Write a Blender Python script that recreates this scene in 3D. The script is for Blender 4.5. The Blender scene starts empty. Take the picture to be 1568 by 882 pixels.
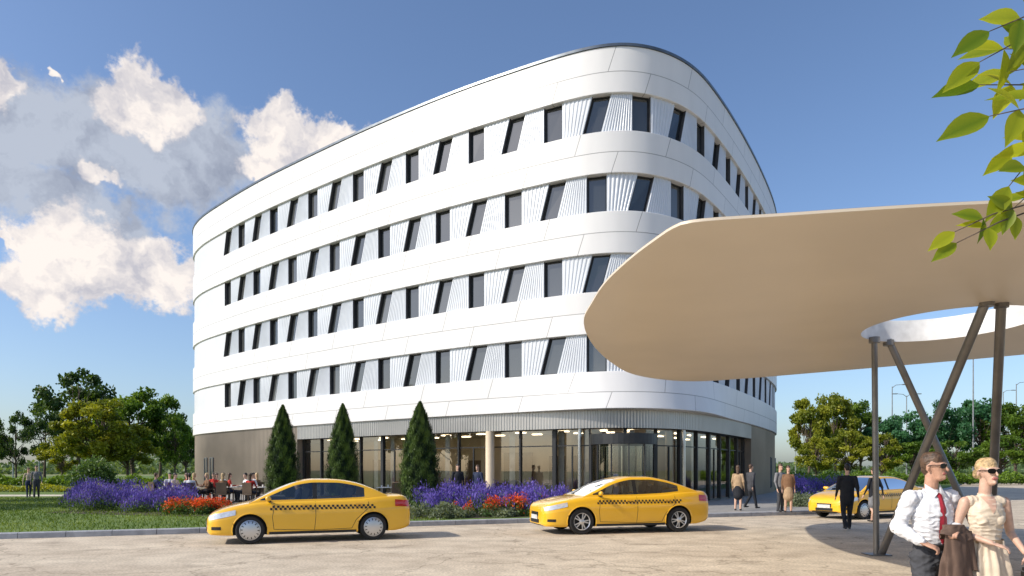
import bpy, math, random, bmesh
import numpy as np
from mathutils import Vector, Matrix, noise as mnoise
from mathutils.bvhtree import BVHTree
random.seed(7); rng=np.random.default_rng(7)
scene=bpy.context.scene
F=1045.0; CX=784.0; HY=720.0; EYE=1.65
def px2(x,y,z=0.0):
    D=(EYE-z)*F/(y-HY); return ((x-CX)*D/F, D)
# ---------------------------------------------------------------- materials
def newmat(name):
    m=bpy.data.materials.new(name); m.use_nodes=True
    nt=m.node_tree; nt.nodes.clear(); return m,nt
def N(nt,t,**k):
    n=nt.nodes.new(t)
    for a,b in k.items(): setattr(n,a,b)
    return n
def mat(name,base,rough=.6,metal=0.,var=.12,nscale=3.,bump=0.,bscale=30.,coat=0.,spec=.5,base2=None,detail=4,stretch=None):
    m,nt=newmat(name); L=nt.links.new
    o=N(nt,'ShaderNodeOutputMaterial'); p=N(nt,'ShaderNodeBsdfPrincipled'); L(p.outputs[0],o.inputs[0])
    p.inputs['Roughness'].default_value=rough; p.inputs['Metallic'].default_value=metal
    p.inputs['Coat Weight'].default_value=coat; p.inputs['Specular IOR Level'].default_value=spec
    p.inputs['Coat Roughness'].default_value=.03
    tc=N(nt,'ShaderNodeTexCoord'); src=tc.outputs['Object']
    if stretch:
        mp=N(nt,'ShaderNodeMapping'); mp.inputs['Scale'].default_value=stretch; L(src,mp.inputs[0]); src=mp.outputs[0]
    n=N(nt,'ShaderNodeTexNoise'); n.inputs['Scale'].default_value=nscale; n.inputs['Detail'].default_value=detail
    L(src,n.inputs['Vector'])
    r=N(nt,'ShaderNodeValToRGB')
    b2=base2 if base2 else tuple(c*(1-var*2) for c in base)
    b1=base if base2 else tuple(min(1,c*(1+var)) for c in base)
    r.color_ramp.elements[0].position=.32; r.color_ramp.elements[1].position=.68
    r.color_ramp.elements[0].color=(*b2,1); r.color_ramp.elements[1].color=(*b1,1)
    L(n.outputs[0],r.inputs[0]); L(r.outputs[0],p.inputs['Base Color'])
    if bump>0:
        n2=N(nt,'ShaderNodeTexNoise'); n2.inputs['Scale'].default_value=bscale; n2.inputs['Detail'].default_value=5
        L(src,n2.inputs['Vector']); b=N(nt,'ShaderNodeBump'); b.inputs['Strength'].default_value=bump; b.inputs['Distance'].default_value=.02
        L(n2.outputs[0],b.inputs['Height']); L(b.outputs[0],p.inputs['Normal'])
    return m
def glassmat(name,tint,refl=.25,rough=.01,glosscol=(1,1,1)):
    m,nt=newmat(name); L=nt.links.new
    o=N(nt,'ShaderNodeOutputMaterial'); mx=N(nt,'ShaderNodeMixShader'); t=N(nt,'ShaderNodeBsdfTransparent'); g=N(nt,'ShaderNodeBsdfGlossy')
    t.inputs[0].default_value=(*tint,1); g.inputs['Roughness'].default_value=rough; g.inputs[0].default_value=(*glosscol,1)
    f=N(nt,'ShaderNodeFresnel'); f.inputs[0].default_value=1.5
    a=N(nt,'ShaderNodeMath',operation='MULTIPLY_ADD'); a.inputs[1].default_value=1.0; a.inputs[2].default_value=refl
    a.use_clamp=True
    L(f.outputs[0],a.inputs[0]); L(a.outputs[0],mx.inputs[0]); L(t.outputs[0],mx.inputs[1]); L(g.outputs[0],mx.inputs[2]); L(mx.outputs[0],o.inputs[0])
    return m
def leafmat(name,dark,light,trans=.35,rough=.5):
    m,nt=newmat(name); L=nt.links.new
    o=N(nt,'ShaderNodeOutputMaterial'); mx=N(nt,'ShaderNodeMixShader'); p=N(nt,'ShaderNodeBsdfPrincipled'); t=N(nt,'ShaderNodeBsdfTranslucent')
    at=N(nt,'ShaderNodeAttribute'); at.attribute_name='tint'
    r=N(nt,'ShaderNodeValToRGB'); r.color_ramp.elements[0].color=(*dark,1); r.color_ramp.elements[1].color=(*light,1)
    L(at.outputs['Fac'],r.inputs[0]); L(r.outputs[0],p.inputs['Base Color']); p.inputs['Roughness'].default_value=rough
    p.inputs['Specular IOR Level'].default_value=.3
    hs=N(nt,'ShaderNodeMix',data_type='RGBA',blend_type='MULTIPLY'); hs.inputs[0].default_value=1
    L(r.outputs[0],hs.inputs[6]); hs.inputs[7].default_value=(1.6,1.5,.5,1); L(hs.outputs[2],t.inputs[0])
    mx.inputs[0].default_value=trans; L(p.outputs[0],mx.inputs[1]); L(t.outputs[0],mx.inputs[2]); L(mx.outputs[0],o.inputs[0])
    return m
# ---------------------------------------------------------------- mesh helpers
def empty(name,loc=(0,0,0),rz=0.,sc=1.):
    e=bpy.data.objects.new(name,None); e.empty_display_size=.3; scene.collection.objects.link(e)
    e.location=loc; e.rotation_euler=(0,0,rz); e.scale=(sc,sc,sc); return e
def link(name,me,parent=None):
    o=bpy.data.objects.new(name,me); scene.collection.objects.link(o)
    if parent: o.parent=parent
    return o
class MB:
    def __init__(s): s.v=[];s.f=[];s.m=[];s.uv=None
    def add(s,vs,fs,mi=0):
        b=len(s.v); s.v+= [tuple(p) for p in vs]; s.f+=[tuple(b+i for i in f) for f in fs]; s.m+=[mi]*len(fs)
    def quad(s,a,b,c,d,mi=0): s.add([a,b,c,d],[(0,1,2,3)],mi)
    def box(s,c,sz,mi=0,rz=0.,rx=0.,ry=0.):
        R=Matrix.Rotation(rz,3,'Z')@Matrix.Rotation(ry,3,'Y')@Matrix.Rotation(rx,3,'X')
        vs=[]
        for i in (-.5,.5):
            for j in (-.5,.5):
                for k in (-.5,.5): vs.append(Vector(c)+R@Vector((i*sz[0],j*sz[1],k*sz[2])))
        s.add(vs,[(0,1,3,2),(4,6,7,5),(0,4,5,1),(2,3,7,6),(0,2,6,4),(1,5,7,3)],mi)
    def tube(s,pts,rad,n=8,mi=0,caps=True):
        pts=[Vector(p) for p in pts]; vs=[]
        for i,p in enumerate(pts):
            a=(pts[min(i+1,len(pts)-1)]-pts[max(i-1,0)]).normalized()
            ref=Vector((0,0,1)) if abs(a.z)<.9 else Vector((1,0,0))
            u=a.cross(ref).normalized(); w=a.cross(u)
            for k in range(n):
                t=2*math.pi*k/n; vs.append(p+rad[i]*(math.cos(t)*u+math.sin(t)*w))
        fs=[]
        for i in range(len(pts)-1):
            for k in range(n):
                k2=(k+1)%n; fs.append((i*n+k,i*n+k2,(i+1)*n+k2,(i+1)*n+k))
        if caps: fs.append(tuple(range(n))); fs.append(tuple(range((len(pts)-1)*n,len(pts)*n)))
        s.add(vs,fs,mi)
    def lathe(s,prof,center,n=28,mi=0,axis='z'):
        vs=[]
        for (r,h) in prof:
            for k in range(n):
                t=2*math.pi*k/n; a,b=r*math.cos(t),r*math.sin(t)
                p=(a,b,h) if axis=='z' else (a,h,b)
                vs.append((center[0]+p[0],center[1]+p[1],center[2]+p[2]))
        fs=[(i*n+k,i*n+(k+1)%n,(i+1)*n+(k+1)%n,(i+1)*n+k) for i in range(len(prof)-1) for k in range(n)]
        s.add(vs,fs,mi)
    def obj(s,name,mats,parent=None,smooth=False,angle=35):
        me=bpy.data.meshes.new(name); me.from_pydata(s.v,[],s.f)
        for m in mats: me.materials.append(m)
        me.polygons.foreach_set('material_index',s.m)
        if smooth:
            me.polygons.foreach_set('use_smooth',[True]*len(s.f))
            me.set_sharp_from_angle(angle=math.radians(angle))
        if s.uv is not None:
            ul=me.uv_layers.new(name='UVMap'); li=np.empty(len(me.loops),dtype=np.int32); me.loops.foreach_get('vertex_index',li)
            ul.data.foreach_set('uv',np.array(s.uv,dtype=np.float32)[li].ravel())
        me.update(); return link(name,me,parent)
def quadcloud(name,C,U,V,tint,mat_,mi=None,mats=None):
    n=len(C); vs=np.stack([C-U,C-V*.6,C+U,C+V*.6],1).reshape(-1,3)
    me=bpy.data.meshes.new(name); me.vertices.add(n*4); me.vertices.foreach_set('co',vs.astype(np.float32).ravel())
    me.loops.add(n*4); me.loops.foreach_set('vertex_index',np.arange(n*4,dtype=np.int32))
    me.polygons.add(n); me.polygons.foreach_set('loop_start',np.arange(0,n*4,4,dtype=np.int32))
    me.polygons.foreach_set('loop_total',np.full(n,4,dtype=np.int32))
    for m in (mats or [mat_]): me.materials.append(m)
    me.update(calc_edges=True)
    if mi is not None: me.polygons.foreach_set('material_index',np.asarray(mi,dtype=np.int32))
    a=me.attributes.new('tint','FLOAT','POINT'); a.data.foreach_set('value',np.repeat(tint,4).astype(np.float32))
    return me
def randdir(n):
    d=rng.normal(size=(n,3)); return d/np.linalg.norm(d,axis=1,keepdims=True)
def perp(d):
    r=randdir(len(d)); c=np.cross(d,r); return c/np.linalg.norm(c,axis=1,keepdims=True)
# ---------------------------------------------------------------- common mats
def whitepanel():
    m,nt=newmat('white_cladding'); L=nt.links.new
    o=N(nt,'ShaderNodeOutputMaterial'); p=N(nt,'ShaderNodeBsdfPrincipled'); L(p.outputs[0],o.inputs[0]); p.inputs['Roughness'].default_value=.42
    uv=N(nt,'ShaderNodeUVMap'); sx=N(nt,'ShaderNodeSeparateXYZ'); L(uv.outputs[0],sx.inputs[0])
    def M(op,a,b=None,c=None):
        n=N(nt,'ShaderNodeMath',operation=op)
        for i,q in enumerate((a,b,c)):
            if q is None: continue
            if isinstance(q,(int,float)): n.inputs[i].default_value=q
            else: L(q,n.inputs[i])
        return n.outputs[0]
    u,v=sx.outputs[0],sx.outputs[1]
    vv=M('DIVIDE',M('SUBTRACT',v,5.03),3.48)
    fr=M('FRACT',vv); d=M('MINIMUM',fr,M('SUBTRACT',1,fr)); hl=M('LESS_THAN',M('MULTIPLY',d,3.48),.016)
    par=M('FLOOR',M('MULTIPLY',vv,2)); 
    us=M('DIVIDE',M('ADD',M('ADD',u,M('MULTIPLY',v,-.33)),M('MULTIPLY',par,1.93)),4.2)
    fr2=M('FRACT',us); vl=M('LESS_THAN',M('MULTIPLY',M('MINIMUM',fr2,M('SUBTRACT',1,fr2)),4.2),.016)
    ln=M('MAXIMUM',hl,vl)
    cell=N(nt,'ShaderNodeTexWhiteNoise',noise_dimensions='2D'); cv=N(nt,'ShaderNodeCombineXYZ'); L(M('FLOOR',us),cv.inputs[0]); L(par,cv.inputs[1]); L(cv.outputs[0],cell.inputs['Vector'])
    ns=N(nt,'ShaderNodeTexNoise'); ns.inputs['Scale'].default_value=.9; ns.inputs['Detail'].default_value=6
    mp=N(nt,'ShaderNodeMapping'); mp.inputs['Scale'].default_value=(1.5,.35,1); L(uv.outputs[0],mp.inputs[0]); L(mp.outputs[0],ns.inputs['Vector'])
    val=M('ADD',M('MULTIPLY_ADD',cell.outputs[0],.05,.62),M('MULTIPLY',ns.outputs[0],.12))
    val=M('MULTIPLY',val,M('SUBTRACT',1,M('MULTIPLY',ln,.55)))
    c=N(nt,'ShaderNodeCombineXYZ'); L(val,c.inputs[0]); L(M('MULTIPLY',val,.99),c.inputs[1]); L(M('MULTIPLY',val,.975),c.inputs[2]); L(c.outputs[0],p.inputs['Base Color'])
    b=N(nt,'ShaderNodeBump'); b.inputs['Strength'].default_value=.5; b.inputs['Distance'].default_value=.02; L(M('SUBTRACT',1,ln),b.inputs['Height']); L(b.outputs[0],p.inputs['Normal'])
    return m
M_white=whitepanel()
M_rib=mat('ribbed_aluminium',(.60,.63,.67),.4,.1,.04,.8)
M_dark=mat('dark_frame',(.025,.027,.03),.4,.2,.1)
M_reveal=mat('window_reveal',(.07,.07,.075),.5,0,.1)
M_coping=mat('coping_metal',(.16,.18,.2),.35,.7,.1)
M_roofing=mat('roofing',(.25,.25,.25),.9)
M_bronze=mat('bronze_cladding',(.27,.225,.18),.36,.5,.16,.22)
M_band=mat('silver_ribbed_band',(.42,.41,.39),.33,.55,.08,.4)
M_beige=mat('beige_plaster',(.70,.57,.41),.7,0,.08,.6)
M_intfloor=mat('interior_floor',(.35,.3,.25),.3,0,.1)
M_intdark=mat('interior_wood',(.16,.1,.06),.5,0,.2,2)
M_ceil=mat('ceiling_white',(.7,.66,.6),.7)
def emis(name,c,s):
    m,nt=newmat(name); o=N(nt,'ShaderNodeOutputMaterial'); e=N(nt,'ShaderNodeEmission'); e.inputs[0].default_value=(*c,1); e.inputs[1].default_value=s; nt.links.new(e.outputs[0],o.inputs[0]); return m
M_lum=emis('lobby_lamp',(1,.80,.54),6)
def winglass():
    m,nt=newmat('window_glass'); L=nt.links.new
    o=N(nt,'ShaderNodeOutputMaterial'); p=N(nt,'ShaderNodeBsdfPrincipled'); L(p.outputs[0],o.inputs[0])
    at=N(nt,'ShaderNodeAttribute'); at.attribute_name='tint'
    r=N(nt,'ShaderNodeValToRGB'); r.color_ramp.elements[0].color=(.024,.028,.031,1); r.color_ramp.elements[1].color=(.11,.112,.11,1)
    L(at.outputs['Fac'],r.inputs[0]); L(r.outputs[0],p.inputs['Base Color'])
    p.inputs['Roughness'].default_value=.04; p.inputs['Specular IOR Level'].default_value=.9; p.inputs['IOR'].default_value=1.6
    return m
M_win=winglass()
M_glass=glassmat('storefront_glass',(.78,.80,.77),.09)
M_kerb=mat('kerb_stone',(.36,.37,.39),.8,0,.12,4,.3,40)
# ---------------------------------------------------------------- hotel
def catmull(P,closed=True,n=16):
    P=[np.array(p,float) for p in P]; out=[]; m=len(P)
    for i in range(m if closed else m-1):
        if closed: a,b,c,d=P[(i-1)%m],P[i],P[(i+1)%m],P[(i+2)%m]
        else: a,b,c,d=P[max(i-1,0)],P[i],P[i+1],P[min(i+2,m-1)]
        ta=0; tb=ta+max(np.linalg.norm(b-a),1e-6)**.5; tc=tb+np.linalg.norm(c-b)**.5; td=tc+max(np.linalg.norm(d-c),1e-6)**.5
        for k in range(n):
            t=tb+(tc-tb)*k/n
            A1=(tb-t)/(tb-ta)*a+(t-ta)/(tb-ta)*b; A2=(tc-t)/(tc-tb)*b+(t-tb)/(tc-tb)*c; A3=(td-t)/(td-tc)*c+(t-tc)/(td-tc)*d
            B1=(tc-t)/(tc-ta)*A1+(t-ta)/(tc-ta)*A2; B2=(td-t)/(td-tb)*A2+(t-tb)/(td-tb)*A3
            out.append((tc-t)/(tc-tb)*B1+(t-tb)/(tc-tb)*B2)
    if not closed: out.append(P[-1])
    return np.array(out)
plan=[(-25.5,56.5),(-24.9,53.2),(-23.1,50.3),(-20,47.1),(-16,43.4),(-10.6,39.0),(-7.5,36.6),(-2.67,33.2),(0.5,31.3),(3.0,29.95),(4.7,29.45),(6.4,29.85),(8.2,31.1),(10.2,33.7),(13.8,39.4),(17.5,46.0),(19.0,49.1),(20.3,52.6),(20.6,56.5),(18.5,60.5),(13,62.8),(0,64),(-14,64),(-21,63),(-24.6,60.3)]
C0=catmull(plan)
def resample(C,ds):
    Cc=np.vstack([C,C[:1]]); seg=np.linalg.norm(np.diff(Cc,axis=0),axis=1); s=np.concatenate([[0],np.cumsum(seg)])
    n=int(s[-1]/ds); t=np.linspace(0,s[-1],n,endpoint=False)
    return np.stack([np.interp(t,s,Cc[:,0]),np.interp(t,s,Cc[:,1])],1)
C1=resample(C0,.2)
for _ in range(3):
    k=np.ones(9)/9; C1=np.stack([np.convolve(np.concatenate([C1[-4:,j],C1[:,j],C1[:4,j]]),k,'valid') for j in (0,1)],1)
C1=resample(C1,.2)
Cc=np.vstack([C1,C1[:1]]); SG=np.concatenate([[0],np.cumsum(np.linalg.norm(np.diff(Cc,axis=0),axis=1))]); LEN=SG[-1]
T1=np.roll(C1,-1,0)-np.roll(C1,1,0); T1/=np.linalg.norm(T1,axis=1,keepdims=True); NR=np.stack([T1[:,1],-T1[:,0]],1); NRc=np.vstack([NR,NR[:1]])
def P(s,off=0.,z=0.):
    s=s%LEN
    nx=np.interp(s,SG,NRc[:,0]); ny=np.interp(s,SG,NRc[:,1]); 
    return (np.interp(s,SG,Cc[:,0])+nx*off, np.interp(s,SG,Cc[:,1])+ny*off, z)
pxs=CX+F*C1[:,0]/C1[:,1]
iL=np.argmin(pxs); iR=np.argmax(pxs)
def s_at(x): return float(np.interp(x,pxs[iL:iR+1],SG[iL:iR+1]))
sL,sR=SG[iL],SG[iR]
hotel=empty('hotel_building')
def flare(s,z):
    c=s_at(1010); w=9.
    if z>5.95: return 0.
    k=max(0.,1-abs(s-c)/w); k=k*k*(3-2*k)
    return .5*k*max(0,(5.95-z)/1.65)
def sweep(name,prof,s0,s1,ds,mats,parent,mi=0,smooth=True,fl=False,angle=30):
    B=MB(); ss=np.linspace(s0,s1,max(2,int((s1-s0)/ds)+1)); m=len(prof); B.uv=[]
    for s in ss:
        for (o,z) in prof:
            B.v.append(P(s,o+(flare(s,z) if fl and o>-.05 else 0),z)); B.uv.append((s,z))
    for i in range(len(ss)-1):
        for j in range(m-1):
            a=i*m+j; B.f.append((a,a+m,a+m+1,a+1)); B.m.append(mi)
    return B.obj(name,mats,parent,smooth,angle)
Z0=5.95; PZ=3.48; WH=1.65; ROOF=20.03
bands=[(4.3,5.95)]+[(Z0+WH+PZ*i,Z0+PZ*(i+1)) for i in range(3)]+[(Z0+WH+PZ*3,ROOF)]
for bi,(a,b) in enumerate(bands):
    pr=[(-.45,a),(-.02,a),(0,a+.02)]+([(0,a+(b-a)*t) for t in (.25,.5,.75)] if bi==0 else [])+[(0,b-.02),(-.02,b),(-.45,b)]
    sweep('white_band_%d'%bi,pr,0,LEN,.3,[M_white],hotel,fl=(bi==0))
sweep('roof_coping',[(-.5,ROOF+.0),(.05,ROOF+.002),(.05,ROOF+.12),(-.5,ROOF+.13),(-.5,ROOF-.6)],0,LEN,.3,[M_coping],hotel)
def disc(name,off,z,m):
    ss=np.arange(0,LEN,1.0); vs=[P(s,off,z) for s in ss]; me=bpy.data.meshes.new(name); me.from_pydata(vs,[],[tuple(range(len(vs)))]); me.materials.append(m); link(name,me,hotel)
disc('roof_deck',-.48,ROOF-.5,M_roofing)
disc('ceiling',-.46,4.25,M_ceil)
disc('lobby_ceiling',-.82,3.53,M_ceil)
disc('interior_floor',-.3,.135,M_intfloor)
PITCH=2.06; ref=s_at(845); gapR=s_at(333); gapL=gapR-5.6
Br=MB(); Bw=MB(); Bf=MB(); Bg=[]; 
def rib_panel(B,a0,b0,a1,b1,z0,z1,off=-.14,dep=.022,pitch=.135,mi=0):
    w=b0-a0; n=max(1,int(round(w/pitch))); lo=[]
    for i in range(n):
        for t,o in ((.0,0),(.3,0),(.5,dep),(.82,dep)): lo.append(((i+t)/n,o))
    lo.append((1,0)); vs=[]
    for t,o in lo:
        vs.append(P(a0+(b0-a0)*t,off+o,z0)); vs.append(P(a1+(b1-a1)*t,off+o,z1))
    B.add(vs,[(2*i,2*i+2,2*i+3,2*i+1) for i in range(len(lo)-1)],mi)
for r in range(4):
    z0=Z0+PZ*r; z1=z0+WH; edges=[]
    n0=-int((ref-0)/PITCH); n1=int((LEN-ref)/PITCH)
    for i in range(n0,n1+1):
        c=ref+i*PITCH
        if c<.6 or c>LEN-.6: continue
        if gapL<c-.6<gapR-.4 or gapL<c+.5<gapR-.4: continue
        sl=((i+r+1)%2==1)
        hw=.45 if not sl else .42; k=.0 if not sl else .23
        edges.append((c-hw-k,c+hw-k,c-hw+k,c+hw+k))
    prev=(0.,0.)
    for (a0,b0,a1,b1) in edges+[(LEN,LEN,LEN,LEN)]:
        if a0-prev[0]<4: rib_panel(Br,prev[0],a0,prev[1],a1,z0,z1)
        else:
            q=int((a0-prev[0])/.6)+1
            for j in range(q):
                t0,t1=j/q,(j+1)/q
                Br.quad(P(prev[0]+(a0-prev[0])*t0,-.1,z0),P(prev[0]+(a0-prev[0])*t1,-.1,z0),P(prev[1]+(a1-prev[1])*t1,-.1,z1),P(prev[1]+(a1-prev[1])*t0,-.1,z1),1)
        if a0<LEN:
            gi=-.33
            Bw.quad(P(a0,-.14,z0),P(a0,-.4,z0),P(a1,-.4,z1),P(a1,-.14,z1)); Bw.quad(P(b0,-.14,z0),P(b0,-.4,z0),P(b1,-.4,z1),P(b1,-.14,z1))
            fw=.06
            def LP(u,zz,o):
                t=(zz-z0)/WH; A=a0+(a1-a0)*t; Bb=b0+(b1-b0)*t; return P(A+(Bb-A)*u,o,zz)
            fu=fw/(b0-a0)
            for (u0,u1,q0,q1) in ((0,fu,z0,z1),(1-fu,1,z0,z1),(fu,1-fu,z0,z0+fw),(fu,1-fu,z1-fw,z1)):
                Bf.quad(LP(u0,q0,-.29),LP(u1,q0,-.29),LP(u1,q1,-.29),LP(u0,q1,-.29))
                Bf.quad(LP(u0,q0,-.29),LP(u0,q1,-.29),LP(u0,q1,-.34),LP(u0,q0,-.34)); Bf.quad(LP(u1,q0,-.29),LP(u1,q1,-.29),LP(u1,q1,-.34),LP(u1,q0,-.34))
            jt=[random.uniform(-.006,.006) for _ in range(4)]
            Bg.append([LP(.02,z0+.02,gi+jt[0]),LP(.98,z0+.02,gi+jt[1]),LP(.98,z1-.02,gi+jt[2]),LP(.02,z1-.02,gi+jt[3])])
        prev=(b0,b1)
M_smoothp=mat('smooth_white_panel',(.62,.63,.65),.4,0,.03,.5)
Br.obj('ribbed_infill',[M_rib,M_smoothp],hotel); Bw.obj('window_reveals',[M_reveal],hotel); Bf.obj('window_frames',[M_dark],hotel)
me=bpy.data.meshes.new('window_glass'); gv=[p for q in Bg for p in q]; me.from_pydata(gv,[],[(4*i,4*i+1,4*i+2,4*i+3) for i in range(len(Bg))]); me.materials.append(M_win)
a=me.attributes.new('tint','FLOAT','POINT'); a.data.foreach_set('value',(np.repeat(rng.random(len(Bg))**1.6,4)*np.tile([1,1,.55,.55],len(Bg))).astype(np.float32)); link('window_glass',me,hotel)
# ground floor
gs0=s_at(452); gs1=s_at(1154)
B=MB()
def solidrib(a,b,z0,z1,pitch,mi,off=-.15):
    st=3.0; n=max(1,int(round((b-a)/st)))
    for i in range(n):
        q0=a+(b-a)*i/n; q1=a+(b-a)*(i+1)/n; rib_panel(B,q0,q1,q0,q1,z0,z1,off,.025,pitch,mi)
solidrib(0,gs0,.1,4.32,.16,0); solidrib(gs1,LEN,.1,4.32,.16,0); solidrib(gs0,gs1,3.5,4.32,.15,1)
for s in (gs0,gs1): B.quad(P(s,-.15,.1),P(s,-.75,.1),P(s,-.75,4.3),P(s,-.15,4.3),0)
B.obj('ground_floor_cladding',[M_bronze,M_band],hotel)
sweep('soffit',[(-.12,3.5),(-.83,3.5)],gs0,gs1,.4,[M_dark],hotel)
def bar(B,s0,s1,o0,o1,z0,z1,mi=0):
    vs=[P(s,o,z) for s in (s0,s1) for o in (o0,o1) for z in (z0,z1)]
    B.add(vs,[(0,1,3,2),(4,6,7,5),(0,4,5,1),(2,3,7,6),(0,2,6,4),(1,5,7,3)],mi)
B=MB(); 
for x in (313,322,1183,1190):
    s=s_at(x); bar(B,s-.22,s+.22,-.16,-.09,.5,2.5,1); bar(B,s-.28,s-.22,-.16,-.06,.45,2.55,0); bar(B,s+.22,s+.28,-.16,-.06,.45,2.55,0); bar(B,s-.22,s+.22,-.16,-.06,2.5,2.55,0); bar(B,s-.22,s+.22,-.16,-.06,.45,.5,0)
B.obj('slot_windows',[M_coping,M_win],hotel)
Bm=MB(); Bp=MB(); PW=1.75; npan=int((gs1-gs0)/PW); PW=(gs1-gs0)/npan
sdoor=s_at(955)
for i in range(npan+1):
    s=gs0+i*PW
    wd=.04 if i%2 else .09
    bar(Bm,s-wd,s+wd,-.72,-.52,.12,3.5,0)
    if i<npan:
        q=3
        for j in range(q):
            t0=s+PW*j/q; t1=s+PW*(j+1)/q
            if not (sdoor-1.6<t0 and t1<sdoor+1.6): Bp.quad(P(t0,-.62,.14),P(t1,-.62,.14),P(t1,-.62,3.5),P(t0,-.62,3.5))
            bar(Bm,t0,t1,-.65,-.59,2.73,2.78,0); bar(Bm,t0,t1,-.68,-.56,.12,.2,0)
        if i%3==1: bar(Bm,s+PW*.5-.03,s+PW*.5+.03,-.66,-.58,.2,2.72,0)
Bm.obj('storefront_mullions',[M_dark],hotel); Bp.obj('storefront_glass',[M_glass],hotel)
sweep('interior_back_wall',[(-5.2,.13),(-5.2,3.6)],sL+2,sR,1.0,[M_beige],hotel)
B=MB()
for x,o,r,mi in ((745,-.3,.21,0),(600,-1.3,.2,0),(1060,-1.2,.2,0),(830,-3,.2,0),(680,-3.4,.2,0)):
    s=s_at(x); p=P(s,o); B.tube([(p[0],p[1],.12),(p[0],p[1],3.5)],[r,r],20,mi)
for x,o,w,h in ((500,-4,1.5,2.3),(570,-4.8,1.3,2.4),(640,-4.5,1.2,2.2),(710,-4.9,2.0,2.6),(790,-4.9,1.6,2.4),(860,-4,1.2,2.2),(930,-4.9,1.6,2.4),(1100,-4.8,2,2.4)):
    s=s_at(x); bar(B,s-w/2,s+w/2,o-.1,o,.13,h,1)
for x,o in ((520,-2.2),(620,-2.5),(715,-2.2),(800,-2.3),(1090,-2.5)):
    s=s_at(x); bar(B,s-.5,s+.5,o-.9,o,.13,.55,1); bar(B,s-.5,s+.5,o-1.0,o-.85,.5,1.0,1)
B.obj('lobby_fittings',[M_beige,M_intdark],hotel)
B=MB()
for k in range(26):
    s=gs0+.8+k*1.32
    if s<gs1 and k%3: bar(B,s,s+.3,-.98,-.95,.2,3.45,0)
B.obj('lobby_curtains',[M_ceil],hotel)
B=MB(); s=gs0+1
while s<gs1-1:
    for o in (-1.9,-3.6): bar(B,s-.25,s+.25,o-.12,o+.12,3.46,3.5)
    s+=2.4
B.obj('lobby_lamps',[M_lum],hotel)
dc=P(sdoor,-.1); B=MB(); M_steel=mat('stainless_steel',(.55,.55,.55),.25,1.,.05)
B.tube([(dc[0],dc[1],2.75),(dc[0],dc[1],3.2)],[1.45,1.45],40,0)
for k in range(12):
    t=2*math.pi*k/12; B.tube([(dc[0]+1.4*math.cos(t),dc[1]+1.4*math.sin(t),.13),(dc[0]+1.4*math.cos(t),dc[1]+1.4*math.sin(t),2.76)],[.03,.03],6,0)
for k in range(4):
    t=.5+math.pi*k/2; c,s_=math.cos(t),math.sin(t)
    B.quad((dc[0]+.05*c,dc[1]+.05*s_,.2),(dc[0]+1.3*c,dc[1]+1.3*s_,.2),(dc[0]+1.3*c,dc[1]+1.3*s_,2.7),(dc[0]+.05*c,dc[1]+.05*s_,2.7),1)
    B.tube([(dc[0]+1.3*c,dc[1]+1.3*s_,.13),(dc[0]+1.3*c,dc[1]+1.3*s_,2.72)],[.03,.03],6,0)
B.tube([(dc[0],dc[1],.13),(dc[0],dc[1],2.75)],[.05,.05],8,0)
B.lathe([(1.38,.2),(1.38,2.74)],(dc[0],dc[1],0),40,1)
for x in (884,1057): 
    p=P(s_at(x),-.35); B.tube([(p[0],p[1],.12),(p[0],p[1],3.5)],[.09,.09],16,2)
B.obj('revolving_door',[M_dark,M_glass,M_steel],hotel)
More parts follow.
